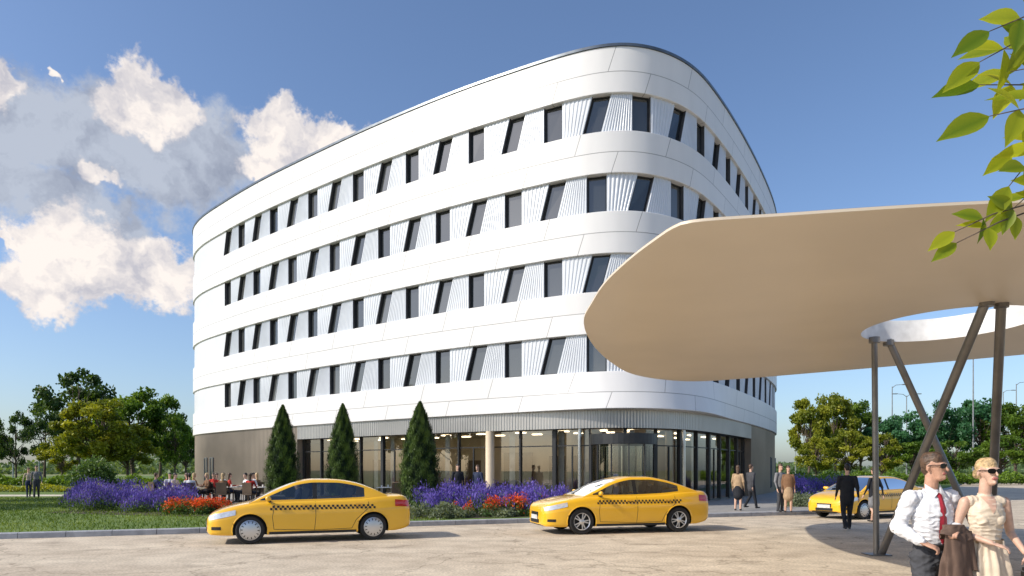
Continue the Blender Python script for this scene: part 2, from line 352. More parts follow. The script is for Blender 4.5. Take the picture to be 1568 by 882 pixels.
# ---------------------------------------------------------------- ground
M_field=mat('field_grass',(.15,.20,.055),.9,0,.3,.02,.2,2,base2=(.24,.23,.10))
def plane(name,poly,z,m):
    me=bpy.data.meshes.new(name); me.from_pydata([(x,y,z) for x,y in poly],[],[tuple(range(len(poly)))]); me.materials.append(m); return link(name,me)
plane('ground',[(-3000,-500),(3000,-500),(3000,4500),(-3000,4500)],-.012,M_field)
def roadmat():
    m,nt=newmat('road_surface'); L=nt.links.new
    o=N(nt,'ShaderNodeOutputMaterial'); p=N(nt,'ShaderNodeBsdfPrincipled'); L(p.outputs[0],o.inputs[0]); p.inputs['Roughness'].default_value=.85
    tc=N(nt,'ShaderNodeTexCoord'); 
    def noise_(sc,det=5,mp=None):
        n=N(nt,'ShaderNodeTexNoise'); n.inputs['Scale'].default_value=sc; n.inputs['Detail'].default_value=det
        src=tc.outputs['Object']
        if mp: q=N(nt,'ShaderNodeMapping'); q.inputs['Scale'].default_value=mp; q.inputs['Rotation'].default_value=(0,0,-.37); L(src,q.inputs[0]); src=q.outputs[0]
        L(src,n.inputs['Vector']); return n.outputs[0]
    def ramp(f,a,b,p0=.35,p1=.65):
        r=N(nt,'ShaderNodeValToRGB'); r.color_ramp.elements[0].position=p0; r.color_ramp.elements[1].position=p1
        r.color_ramp.elements[0].color=(*a,1); r.color_ramp.elements[1].color=(*b,1); L(f,r.inputs[0]); return r.outputs[0]
    def mul(a,b,f=1.):
        x=N(nt,'ShaderNodeMix',data_type='RGBA',blend_type='MULTIPLY'); x.inputs[0].default_value=f; L(a,x.inputs[6]); L(b,x.inputs[7]); return x.outputs[2]
    base=ramp(noise_(.35,6,(.5,2,1)),(.56,.465,.345),(.68,.58,.44))
    c=mul(base,ramp(noise_(1.6,7),(.82,.81,.80),(1.,1.,1.),.38,.6))
    c=mul(c,ramp(noise_(22,7),(.76,.76,.76),(1.05,1.05,1.05),.4,.58))
    v=N(nt,'ShaderNodeTexVoronoi',feature='DISTANCE_TO_EDGE'); v.inputs['Scale'].default_value=.33
    q=N(nt,'ShaderNodeVectorMath',operation='ADD'); nn=N(nt,'ShaderNodeTexNoise'); nn.inputs['Scale'].default_value=1.2; nn.inputs['Detail'].default_value=6; L(tc.outputs['Object'],nn.inputs['Vector'])
    s=N(nt,'ShaderNodeVectorMath',operation='SCALE'); s.inputs['Scale'].default_value=1.6; L(nn.outputs['Color'],s.inputs[0]); L(tc.outputs['Object'],q.inputs[0]); L(s.outputs[0],q.inputs[1]); L(q.outputs[0],v.inputs['Vector'])
    c=mul(c,ramp(v.outputs['Distance'],(.5,.48,.45),(1,1,1),.002,.014),.7)
    c=mul(c,ramp(noise_(.9,8,(1,1,1)),(.70,.69,.68),(1,1,1),.32,.42),.85)
    L(c,p.inputs['Base Color'])
    b=N(nt,'ShaderNodeBump'); b.inputs['Strength'].default_value=.35; b.inputs['Distance'].default_value=.01; L(noise_(60,6),b.inputs['Height']); L(b.outputs[0],p.inputs['Normal'])
    return m
M_road=roadmat()
kerbpts=[(-70.7,-6.2),(-40,5.6),(-20,13.4),(-12.3,16.4),(-7.9,18.0),(-3,20.1),(.7,21.5),(6,23.6),(10.8,25.4),(13.6,26.8),(16.5,29.5),(20,34.5),(26,43.5),(40,62),(58,88)]
K=catmull(kerbpts,False,10)
plane('road',[(-70,-40),(70,-40),(70,80),(64,95),(50,95),(-70,95)],0.0,M_road)
lawnpoly=[(float(x),float(y)) for x,y in K]+[(220,190),(-220,190),(-220,-60)]
M_lawn=mat('lawn_grass',(.13,.195,.03),.9,0,.3,1.3,.8,60,base2=(.08,.14,.02))
plane('lawn',lawnpoly,.12,M_lawn)
B=MB(); ss=np.concatenate([[0],np.cumsum(np.linalg.norm(np.diff(K,axis=0),axis=1))])
t=0
while t<ss[-1]-1:
    q=[]
    for tt in (t+.006,t+.994):
        x=np.interp(tt,ss,K[:,0]); y=np.interp(tt,ss,K[:,1]); x2=np.interp(tt+.05,ss,K[:,0]); y2=np.interp(tt+.05,ss,K[:,1]); d=np.array([x2-x,y2-y]); d/=np.linalg.norm(d); n=np.array([-d[1],d[0]]); q.append((x,y,n))
    vs=[]
    for x,y,n in q:
        for o,z in ((-.09,-.01),(-.09,.125),(-.07,.145),(.09,.145),(.09,.05)): vs.append((x+n[0]*o,y+n[1]*o,z))
    B.add(vs,[(0,5,6,1),(1,6,7,2),(2,7,8,3),(3,8,9,4),(0,1,2,3,4),(9,8,7,6,5)]); t+=1.0
B.obj('kerb',[M_kerb])
def paving():
    m,nt=newmat('plaza_paving'); L=nt.links.new
    o=N(nt,'ShaderNodeOutputMaterial'); p=N(nt,'ShaderNodeBsdfPrincipled'); L(p.outputs[0],o.inputs[0]); p.inputs['Roughness'].default_value=.7
    tc=N(nt,'ShaderNodeTexCoord'); mp=N(nt,'ShaderNodeMapping'); mp.inputs['Rotation'].default_value=(0,0,-.37); L(tc.outputs['Object'],mp.inputs[0])
    b=N(nt,'ShaderNodeTexBrick'); b.inputs['Scale'].default_value=1.; b.inputs['Color1'].default_value=(.36,.34,.31,1); b.inputs['Color2'].default_value=(.28,.27,.25,1); b.inputs['Mortar'].default_value=(.14,.13,.12,1)
    b.inputs['Mortar Size'].default_value=.01; b.inputs['Brick Width'].default_value=.6; b.inputs['Row Height'].default_value=.3; L(mp.outputs[0],b.inputs[0]); L(b.outputs[0],p.inputs['Base Color']); return m
M_pave=paving()
plaza=[(-1.2,25.3),(1.6,22.1),(6,23.9),(10.7,25.7),(13.4,27.1),(16.2,29.9),(19.6,34.7),(25,43),(27,50),(20,52),(10,36),(4,33),(-8,40),(-16,46),(-26,54),(-30,50),(-21,40.),(-17,31.5),(-9,29.5),(-5,28.5)]
plane('plaza_paving',plaza,.124,M_pave)
M_path=mat('path_gravel',(.55,.5,.4),.9,0,.1,4,.3,60)
plane('garden_path',[(-90,38),(-60,38.5),(-21,40.5),(-20,43),(-60,41.5),(-90,41)],.124,M_path)
plane('garden_path',[(-90,60),(-30,56),(-27,58),(-60,62),(-90,64)],.124,M_path)
M_blade=leafmat('grass_blades',(.06,.12,.012),(.19,.25,.04),.25)
n=90000; X=rng.uniform(-34,-2,n); Y=rng.uniform(12,42,n); ky=np.interp(X,K[:,0],K[:,1])
inb=(Y>ky+.15)&((Y<28.5)|(X<-17))&(X/Y>-.8)&~((Y>37.8)&(Y<43.5)); X=X[inb];Y=Y[inb];n=len(X)
tone=np.clip(.5+.35*np.sin(X*.9+Y*.4)*np.cos(Y*.7)+rng.normal(0,.2,n),0,1)
hgt=rng.uniform(.04,.10,n); Cn=np.stack([X,Y,.12+hgt*.45],1); U=np.stack([rng.normal(0,.02,n),rng.normal(0,.02,n),hgt*.55],1); a=rng.uniform(0,6.28,n); V=np.stack([np.cos(a)*.02,np.sin(a)*.02,np.zeros(n)],1)
link('grass',quadcloud('grass',Cn,U,V,tone,M_blade))
# ---------------------------------------------------------------- vegetation
M_bark=mat('bark',(.12,.09,.065),.9,0,.25,6,.8,20)
LM={'mid':leafmat('leaves_mid',(.035,.085,.010),(.18,.28,.03)),
    'yel':leafmat('leaves_yellowgreen',(.08,.12,.010),(.38,.38,.035)),
    'dark':leafmat('leaves_dark',(.02,.05,.015),(.09,.15,.03)),
    'blue':leafmat('leaves_bluegreen',(.02,.08,.035),(.09,.24,.10))}
def tree_mesh(name,h,w,trunk,lm,nl=10000,K_=42,leaf=.22,sparse=1.,seed=0):
    r=np.random.default_rng(seed); B=MB(); ch=h-trunk
    cl=[]
    while len(cl)<K_:
        d=r.normal(size=3); d/=np.linalg.norm(d); rad=r.uniform(.35,1)**.6
        p=np.array([d[0]*w/2*rad,d[1]*w/2*rad,trunk+ch*.5+d[2]*ch*.5*rad])
        k=(p[2]-trunk)/ch
        if k<.25 and r.random()<.4: continue
        p[:2]*=1.05-.35*max(0,k-.5)*1.2
        cl.append(p)
    cl=np.array(cl)
    lean=r.normal(0,.03,2)*h
    tp=[(0,0,-.1),(lean[0]*.2,lean[1]*.2,trunk*.5),(lean[0]*.5,lean[1]*.5,trunk),(lean[0],lean[1],trunk+ch*.45),(lean[0]*1.2,lean[1]*1.2,trunk+ch*.8)]
    tr=h*.017+.05; B.tube(tp,[tr*1.4,tr,tr*.85,tr*.45,tr*.1],8)
    for p in cl:
        z0=r.uniform(trunk*.8,min(p[2],trunk+ch*.55)) if p[2]>trunk*.8 else trunk*.7
        q=np.array([lean[0]*z0/h,lean[1]*z0/h,z0]); mid=(q+p)/2+r.normal(0,.05,3)*w*.4; mid[2]-=.1
        B.tube([q,mid,p],[tr*.4,tr*.22,tr*.06],5)
    per=r.uniform(.4,1.6,K_); per=(per/per.sum()*nl*sparse).astype(int); Cn=[];tt=[]
    for i,p in enumerate(cl):
        m=per[i]; R=r.uniform(.12,.24)*w*.62; d=r.normal(size=(m,3)); d/=np.linalg.norm(d,axis=1,keepdims=True); rr=r.uniform(0,1,m)**.45*R*r.uniform(.75,1.25,m)
        q=p+d*rr[:,None]*np.array([1,1,.72]); Cn.append(q)
        tt.append(np.clip(r.uniform(.15,.75)+r.normal(0,.14,m)+d[:,2]*.12,0,1))
    Cn=np.vstack(Cn); tt=np.concatenate(tt); m=len(Cn)
    d=r.normal(size=(m,3)); d/=np.linalg.norm(d,axis=1,keepdims=True); e=np.cross(d,r.normal(size=(m,3))); e/=np.linalg.norm(e,axis=1,keepdims=True)
    sz=r.uniform(.6,1.3,m)[:,None]*leaf
    return B,quadcloud(name,Cn,d*sz,e*sz,tt,lm)
cache={}
def tree(name,x,y,h,w,kind,seed,nl=9000,leaf=.2,sparse=1.,K_=42,z=.1):
    key=(kind,seed%3,nl,K_)
    e=empty(name,(x,y,z),random.uniform(0,6))
    if key not in cache:
        tb,lm=tree_mesh('crown',10,8,2.2,LM[kind],nl,K_,leaf,sparse,seed)
        o=tb.obj('trunk',[M_bark],e,True); cache[key]=(o.data,lm)
    else: link('trunk',cache[key][0],e)
    link('crown',cache[key][1],e); e.scale=(w/8,w/8,h/10)
def T(xpx,toppx,wpx,D,kind,seed,**k):
    s=F/D; tree('tree',(xpx-CX)*D/F,D,EYE-.1+(HY-toppx)/s,wpx/s,kind,seed,**k)
T(120,562,115,105,'dark',1,nl=6500); T(205,592,120,92,'mid',2,nl=14000); T(245,602,80,98,'mid',3); T(150,610,110,78,'yel',4,nl=14000)
T(25,626,50,88,'dark',5,nl=4000,K_=24); T(68,623,70,95,'dark',6,nl=4000,K_=24); T(268,628,50,90,'mid',7); T(195,650,80,80,'yel',8); T(95,668,60,85,'yel',9); T(-20,640,60,90,'mid',10); T(285,650,60,110,'mid',11)
T(1238,612,70,95,'yel',12,nl=14000); T(1280,602,80,100,'yel',13,nl=14000); T(1318,612,70,104,'mid',14); T(1300,660,70,88,'yel',15); T(1355,640,70,100,'blue',16); T(1395,628,80,105,'blue',17); T(1440,612,80,100,'blue',18); T(1500,606,90,98,'blue',19); T(1555,615,90,95,'mid',20); T(1350,665,60,85,'yel',21); T(1460,668,70,84,'mid',22); T(1530,664,80,86,'mid',23); T(1610,600,90,95,'yel',24); T(1250,668,60,86,'yel',25); T(1400,675,70,84,'mid',26)
tree('tree',-29.5,25.5,9,7,'mid',2,nl=14000); tree('tree',-36,30,10,8,'yel',4,nl=14000)
n=42000; ang=rng.uniform(-.95,.95,n); D=rng.uniform(260,420,n); X=D*np.tan(ang*.85); hh=(4+3*np.sin(X*.03)+2.*np.sin(X*.11+1))*rng.uniform(0,1,n)**.8
Cn=np.stack([X,D,np.maximum(.3,hh)],1); d=randdir(n); U=d*1.1; V=perp(d)*1.1
link('distant_tree_line',quadcloud('distant_tree_line',Cn,U,V,rng.uniform(.1,.8,n),leafmat('distant_foliage',(.08,.13,.06),(.17,.24,.11))))
def hedge(name,x0,y0,x1,y1,w,h,kind,dens=160,leaf=.06):
    Ln=math.hypot(x1-x0,y1-y0); n=int(Ln*dens); t=rng.random(n); o=rng.uniform(-1,1,n); zz=rng.random(n)**.6
    u=np.array([x1-x0,y1-y0])/Ln; nn=np.array([-u[1],u[0]]); wob=.75+.25*np.sin(t*Ln*1.7)+.1*np.sin(t*Ln*5)
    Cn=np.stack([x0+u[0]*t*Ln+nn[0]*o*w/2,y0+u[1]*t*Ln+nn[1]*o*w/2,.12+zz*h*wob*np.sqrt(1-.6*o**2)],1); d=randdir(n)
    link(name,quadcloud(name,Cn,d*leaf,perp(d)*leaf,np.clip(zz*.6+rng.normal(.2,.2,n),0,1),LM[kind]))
hedge('hedge',-75,72,-28,66,2.5,1.1,'mid',300,.14); hedge('hedge',22,70,75,80,2.5,1.5,'mid',300,.14); hedge('hedge',-60,50,-26,48,1.5,.6,'yel',300,.08)
hedge('hedge',24,58,42,84,2,1.1,'mid',300,.1)
M_purple=leafmat('purple_petals',(.05,.035,.27),(.20,.14,.60),.2); M_red=leafmat('red_petals',(.45,.03,.01),(.9,.15,.02),.2); M_stem=leafmat('flower_foliage',(.035,.08,.018),(.14,.22,.06),.3); M_sage=leafmat('sage_foliage',(.10,.13,.08),(.26,.30,.19),.3)
M_soil=mat('soil',(.06,.045,.03),.95,0,.2,5)
def bed(name,clumps,petal,np_=420,ps=.026,spike=True,stem=M_stem,thr=.47):
    Cs=[];Us=[];Vs=[];ti=[];mi=[]
    for (x,y,r,h) in clumps:
        m=int(np_*r*r*7); 
        d=randdir(m); d[:,2]=np.abs(d[:,2]); rr=rng.uniform(.35,1.,m)**.4*rng.uniform(.82,1.16,m)
        p=np.stack([x+d[:,0]*r*rr,y+d[:,1]*r*rr,.12+d[:,2]*h*rr],1)
        top=(d[:,2]*rr+rng.normal(0,.18,m)+.12*np.sin(p[:,0]*6)*np.cos(p[:,1]*5))
        isp=top>thr if petal else np.zeros(m,bool)
        q=randdir(m); u=q*ps*rng.uniform(.7,1.5,m)[:,None]; v=perp(q)*ps*rng.uniform(.7,1.5,m)[:,None]
        if spike: u=np.where(isp[:,None],np.stack([rng.normal(0,.012,m),rng.normal(0,.012,m),rng.uniform(.8,2.8,m)*ps],1),u*1.3)
        else: u=np.where(isp[:,None],u,u*1.6)
        Cs.append(p);Us.append(u);Vs.append(v);ti.append(np.clip(rng.uniform(.1,.6)+rng.normal(0,.24,m)+d[:,2]*.15,0,1)); mi.append(isp.astype(int))
    link(name,quadcloud(name,np.vstack(Cs),np.vstack(Us),np.vstack(Vs),np.concatenate(ti),None,np.concatenate(mi),[stem,petal or stem]))
def scatter(xr,dr,n,r,h):
    out=[]
    for _ in range(n):
        D=random.uniform(*dr); x=random.uniform(*xr); X=(x-CX)*D/F
        out.append((X,D,r*random.uniform(.7,1.25),h*random.uniform(.7,1.2)))
    return out
bed('purple_flower_bed',scatter((112,285),(26,30),34,.62,.98)+scatter((118,280),(25,26.5),14,.5,.8),M_purple)
bed('red_flower_bed',scatter((262,352),(23.4,25),28,.33,.52),M_red,700,.028,False,thr=.55)
bed('purple_flower_bed',scatter((640,868),(23.6,27.4),46,.55,.98)+scatter((655,850),(22.8,24.2),18,.42,.7),M_purple)
bed('red_flower_bed',scatter((742,800),(22.4,23.4),14,.3,.7)+scatter((800,835),(23.5,26),8,.3,.7)+scatter((690,720),(22.6,23.2),4,.25,.5),M_red,700,.028,False,thr=.55)
bed('sage_border',scatter((628,700),(21.6,22.6),12,.33,.42)+scatter((690,790),(22.2,22.9),14,.28,.32),None,600,.03,False,M_sage)
bed('purple_flower_bed',scatter((1212,1300),(33,36),18,.6,1.05),M_purple); bed('sage_border',scatter((1205,1300),(28.5,31),22,.4,.55),None,500,.03,False,M_sage)
bed('shrub',scatter((138,160),(62,64),4,1.6,2.4),None,60,.1,False,M_stem)
plane('planting_soil',[(-16.8,24.4),(-11,22.6),(-8.4,23),(-9,26),(-12,30.5),(-17,30.6)],.128,M_soil)
plane('planting_soil',[(-3.6,21.2),(.2,22.2),(2.2,23.4),(2.2,28),(-4,28),(-5,24)],.128,M_soil)
M_cyp=leafmat('cypress_foliage',(.014,.036,.01),(.10,.155,.035),.15); M_cypi=mat('cypress_inner',(.012,.025,.01),.95)
def cypress(xp,top,D,w):
    s=F/D; h=EYE-.12+(HY-top)/s; e=empty('cypress_tree',((xp-CX)/s,D,.12),random.uniform(0,6)); n=26000
    ph=random.uniform(0,6)
    t=rng.random(n)**.8; prof=lambda t: w/2*np.where(t<.2,.78+.22*t/.2,(1-(np.clip((t-.2)/.8,0,1))**1.75)**.85+.01)
    a=rng.uniform(0,6.283,n); bump=1+.10*np.sin(a*5+t*14+ph)+.08*np.sin(a*9-t*31)+.05*np.sin(t*60+a*3)+rng.normal(0,.05,n)
    r=prof(t)*bump*rng.uniform(.82,1.04,n); Cn=np.stack([r*np.cos(a),r*np.sin(a),.15+t*(h-.15)],1)
    U=np.stack([np.cos(a)*.4+rng.normal(0,.3,n),np.sin(a)*.4+rng.normal(0,.3,n),np.ones(n)],1)*.05*rng.uniform(.6,1.4,n)[:,None]
    V=np.stack([-np.sin(a),np.cos(a),rng.normal(0,.4,n)],1)*.03
    tn=np.clip(.35+(bump-1)*3+rng.normal(0,.15,n),0,1); link('crown',quadcloud('crown',Cn,U,V,tn,M_cyp),e)
    B=MB(); tt=np.linspace(0,1,14); B.lathe([(float(prof(np.array(q))*.84),.15+q*(h-.15)) for q in tt],(0,0,0),16,0); B.tube([(0,0,0),(0,0,.5)],[.08,.08],8,1); B.obj('inner_branches',[M_cypi,M_bark],e)
cypress(433,621,30,1.42); cypress(525,619,30.5,1.4); cypress(643,616,26.3,1.48)
# ---------------------------------------------------------------- canopy
can=empty('entrance_canopy')
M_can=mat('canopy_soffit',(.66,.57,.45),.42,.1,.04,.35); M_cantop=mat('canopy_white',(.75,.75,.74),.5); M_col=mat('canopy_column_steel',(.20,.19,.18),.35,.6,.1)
cout=[(1.22,11.6),(1.22,10.4),(1.27,9.3),(1.42,8.3),(1.58,7.6),(1.70,7.2),(1.80,7.06),(2.7,6.85),(4.9,6.5),(8,6.5),(11,7.4),(13.3,9.6),(13.6,12.4),(11.5,14.8),(9.2,16.8),(7.7,18.0),(6.4,19.0),(5.2,19.6),(4.1,19.1),(3.2,18.1),(2.4,16.3),(1.6,13.7)]
OC=resample(catmull(cout),.12); HC=np.array([7.65,12.05]); NC=160
idx=np.linspace(0,len(OC),NC*2,endpoint=False).astype(int); O2=OC[idx]; A2=np.arctan2(O2[:,1]-HC[1],O2[:,0]-HC[0])
B=MB(); HR=1.5
hole=np.stack([HC[0]+1.28*np.cos(A2),HC[1]+HR*np.sin(A2)],1)
zc=4.2
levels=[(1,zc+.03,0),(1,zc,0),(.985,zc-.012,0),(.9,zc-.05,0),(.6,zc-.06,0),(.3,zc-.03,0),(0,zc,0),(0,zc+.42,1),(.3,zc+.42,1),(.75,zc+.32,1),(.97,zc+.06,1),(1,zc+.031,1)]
for (t,z,k) in levels:
    for i in range(len(O2)): 
        q=hole[i]*(1-t)+O2[i]*t; B.v.append((q[0],q[1],z))
m=len(O2)
for j in range(len(levels)-1):
    for i in range(m):
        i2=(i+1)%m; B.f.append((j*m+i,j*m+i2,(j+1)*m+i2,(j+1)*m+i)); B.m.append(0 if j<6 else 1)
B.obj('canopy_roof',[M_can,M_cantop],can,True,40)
B=MB()
b1=(7.1,13.3,0); b2=(9.35,13.45,0)
for a_,b_,r in ((b1,(7.06,13.3,4.25),.055),((7.16,13.25,0),(7.2,10.35,4.25),.07),((b2),(7.5,13.6,4.25),.065),((9.38,13.4,0),(7.47,10.42,4.25),.07)):
    B.tube([a_,b_],[r,r],20,0)
for p in (b1,b2): B.box((p[0],p[1],.012),(.4,.4,.02),0)
for p in ((7.06,13.3),(7.2,10.35),(7.5,13.6),(7.47,10.42)): B.tube([(p[0],p[1],4.13),(p[0],p[1],4.24)],[.1,.1],16,0)
B.obj('canopy_columns',[M_col],can,True,40)
# ---------------------------------------------------------------- people
M_skin=mat('skin',(.58,.36,.26),.55,0,.06,6); M_lips=mat('lips',(.42,.14,.12),.5)
CM={}
def cm(name,c,rough=.8,bump=.25):
    if name not in CM: CM[name]=mat('cloth_'+name,c,rough,0,.08,8,bump,14,spec=.2)
    return CM[name]
M_hairb=mat('hair_brown',(.09,.05,.028),.5,0,.3,30,.5,60); M_hairblond=mat('hair_blond',(.55,.38,.19),.45,0,.25,40,.6,70); M_hairk=mat('hair_dark',(.02,.015,.012),.5)
M_shoe=mat('shoe_leather',(.02,.018,.016),.35)
def prim(p0,p1,r0,r1,tag,flat=1.,u=None): return dict(p0=Vector(p0),p1=Vector(p1),r0=r0,r1=r1,tag=tag,flat=flat,u=u)
def frame(pr):
    a=pr['p1']-pr['p0']; L=a.length; a=a/L if L>1e-5 else Vector((0,0,1))
    u=Vector(pr['u']) if pr['u'] is not None else Vector((1,0,0))
    u=u-a*u.dot(a)
    if u.length<.1: u=Vector((0,0,1))-a*a.z
    u.normalize(); return a,u,a.cross(u),L
def addprim(B,pr,n=14):
    a,u,v,L=frame(pr); vs=[];rows=[]
    for k in range(1,6): t=-math.pi/2+k*(math.pi/2)/5; rows.append((pr['p0']+a*pr['r0']*math.sin(t),pr['r0']*math.cos(t)))
    for k in range(0,5): t=k*(math.pi/2)/5; rows.append((pr['p1']+a*pr['r1']*math.sin(t),pr['r1']*math.cos(t)))
    vs.append(pr['p0']-a*pr['r0'])
    for c,r in rows:
        for k in range(n): t=2*math.pi*k/n; vs.append(c+u*r*math.cos(t)+v*r*pr['flat']*math.sin(t))
    vs.append(pr['p1']+a*pr['r1']); fs=[]; m=len(rows)
    for k in range(n): fs.append((0,1+(k+1)%n,1+k)); fs.append((len(vs)-1,1+(m-1)*n+k,1+(m-1)*n+(k+1)%n))
    for i in range(m-1):
        for k in range(n): fs.append((1+i*n+k,1+i*n+(k+1)%n,1+(i+1)*n+(k+1)%n,1+(i+1)*n+k))
    B.add(vs,fs)
def hand(w,d,n,side,s=1.,curl=.7):
    w=Vector(w); d=Vector(d).normalized(); n=Vector(n); n=(n-d*n.dot(d)).normalized(); b=n.cross(d)*side; out=[]
    out.append(prim(w-d*.01,w+d*.07*s,.026*s,.038*s,'hand',.42,b))
    for i,(o,l) in enumerate(((.031,.07),(.0105,.078),(-.0105,.073),(-.031,.057))):
        p=w+d*.092*s+b*o*s; sp=b*(o*1.6)
        for q,(f,ll) in enumerate(((.35,.42),(1.1,.33),(1.9,.27))):
            ang_=curl*f; dd=(d*math.cos(ang_)+n*math.sin(ang_)+sp*math.cos(ang_)).normalized(); p2=p+dd*l*ll*s; out.append(prim(p,p2,.0088*s,.0078*s,'hand')); p=p2
    p=w+d*.025*s+b*.03*s; dd=(d*.65+b*.7+n*.35).normalized(); p2=p+dd*.045*s; out.append(prim(p,p2,.013*s,.0105*s,'hand')); out.append(prim(p2,p2+(d*.9+b*.15+n*.45).normalized()*.03*s,.0105*s,.009*s,'hand'))
    return out
def body(J,female=False,hair='short',headrot=0.,detail=False,curl=.7,hands=None):
    o=[]; sh=.165 if female else .19
    def g(k,d): return Vector(J.get(k,d))
    pel=g('pelvis',(0,0,.95)); ch=g('chest',(0,0,1.27)); nk=g('neck',(0,.015,1.47))
    wst=(pel+ch)/2
    fw=.88 if female else 1
    o.append(prim(pel+Vector((0,0,-.03)),pel+Vector((0,0,.06)),.165,.15*fw,'pelvis',.72))
    o.append(prim(pel+Vector((0,0,.06)),wst+Vector((0,0,.04)),.14*fw,.13*fw*(.92 if female else 1.05),'torso',.76))
    o.append(prim(wst,ch+Vector((0,0,.04)),.13*fw,.168*fw,'torso',.68))
    if female:
        for s in (-1,1): o.append(prim(ch+Vector((s*.066,-.050,.0)),ch+Vector((s*.062,-.052,-.01)),.052,.05,'torso'))
    o.append(prim(nk+Vector((-sh*.75,0,-.05)),nk+Vector((sh*.75,0,-.05)),.055*fw,.055*fw,'torso'))
    o.append(prim(nk+Vector((0,0,-.06)),nk+Vector((0,0,.0)),.085*fw,.058*fw,'torso'))
    hd=g('head',(nk.x,nk.y-.02,nk.z+.215))
    o.append(prim(nk+Vector((0,0,.0)),hd+Vector((0,.02,-.06)),.055*fw,.052*fw,'neck'))
    R=Matrix.Rotation(headrot,3,'Z')
    def H(x,y,z): return hd+R@Vector((x,y,z))
    ux=R@Vector((1,0,0))
    o.append(prim(H(0,.015,.02),H(0,.0,.03),.074,.072,'head',1.2,ux)); o.append(prim(H(0,-.03,-.0),H(0,-.048,-.085),.064,.04 if not female else .034,'head',1.,ux))
    if detail:
        o+= [prim(H(0,-.095,.0),H(0,-.112,-.03),.008,.013 if not female else .010,'head'),prim(H(-.018,-.088,-.058),H(.018,-.088,-.058),.008,.008,'lips'),prim(H(0,-.08,-.093),H(0,-.08,-.09),.019 if not female else .015,.02 if not female else .015,'head'),
             prim(H(-.03,-.083,.022),H(.03,-.083,.022),.012,.012,'head')]
        for s in (-1,1): o.append(prim(H(s*.076,.01,.0),H(s*.078,.014,-.03),.017,.011,'head',.5,R@Vector((0,1,0))))
    if hair=='short': o.append(prim(H(0,.028,.044),H(0,-.012,.058),.079,.066,'hair',1.14,ux)); o.append(prim(H(0,.045,.0),H(0,.05,-.02),.070,.056,'hair',.9,ux))
    elif hair=='long': o.append(prim(H(0,.025,.04),H(0,-.015,.045),.081,.069,'hair',1.15,ux)); o.append(prim(H(0,.05,.0),H(0,.07,-.2),.080,.055,'hair',.6,ux))
    elif hair=='bun': o.append(prim(H(0,.028,.036),H(0,-.010,.050),.078,.066,'hair',1.15,ux)); o.append(prim(H(0,.045,.0),H(0,.05,-.02),.069,.054,'hair',.9,ux)); o.append(prim(H(0,.12,-.01),H(0,.125,-.03),.036,.034,'hair'))
    af=.8 if female else 1.
    for s,q in ((-1,'R'),(1,'L')):
        S=g('sh'+q,(s*sh+nk.x,0+nk.y,nk.z-.055)); E=g('el'+q,(s*(sh+.055),.03,1.14)); W=g('wr'+q,(s*(sh+.06),-.05,.89))
        o.append(prim(S,E,.056*af,.043*af,'uarm')); o.append(prim(E,W,.043*af,.028*af,'farm'))
        d=(W-E).normalized(); hn=(hands or {}).get(q)
        if hn: o+=hand(W+d*.02,hn[0],hn[1],hn[2] if len(hn)>2 else -s,.95 if not female else .85,curl)
        elif detail: o+=hand(W+d*.02,d,(-s,0,0),-s,.95 if not female else .85,curl)
        else: o.append(prim(W+d*.02,W+d*.09,.03,.035,'hand',.5,(0,1,0))); o.append(prim(W+d*.1,W+d*.16+Vector((0,-.02,0)),.026,.016,'hand',.5,(0,1,0)))
        Hp=g('hip'+q,(s*.085+pel.x,pel.y,pel.z-.04)); Kn=g('kn'+q,(s*.095,-.02,.5)); An=g('an'+q,(s*.1,.03,.09)); Tt=An+Vector(J.get('toe',(0,-.16,-.045)))
        lf=1.15 if not female else 1.
        o.append(prim(Hp,Kn,.09*lf,.058*lf,'thigh')); o.append(prim(Kn,An,.056*lf,.04*lf*lf,'shin')); o.append(prim(An+Vector((0,.03,-.045)),Tt,.038,.03,'foot',.9))
        if J.get('shirt'): o.append(prim(S,E,.064,.056,'uarm')); o.append(prim(E,E+(W-E)*.86,.056,.043,'farm'))
        if J.get('jacket'): o.append(prim(S,E,.068*af,.055*af,'uarm'))
    if J.get('shirt'): o.append(prim(pel+Vector((0,0,.10)),ch,.15,.18,'torso',.72))
    if J.get('jacket'): o.append(prim(pel+Vector((0,0,-.1)),ch,.175,.185,'torso',.72))
    if J.get('skirt'): o.append(prim(pel+Vector((0,0,0)),Vector((0,0,.62)),.165,.19,'pelvis',.8))
    return o
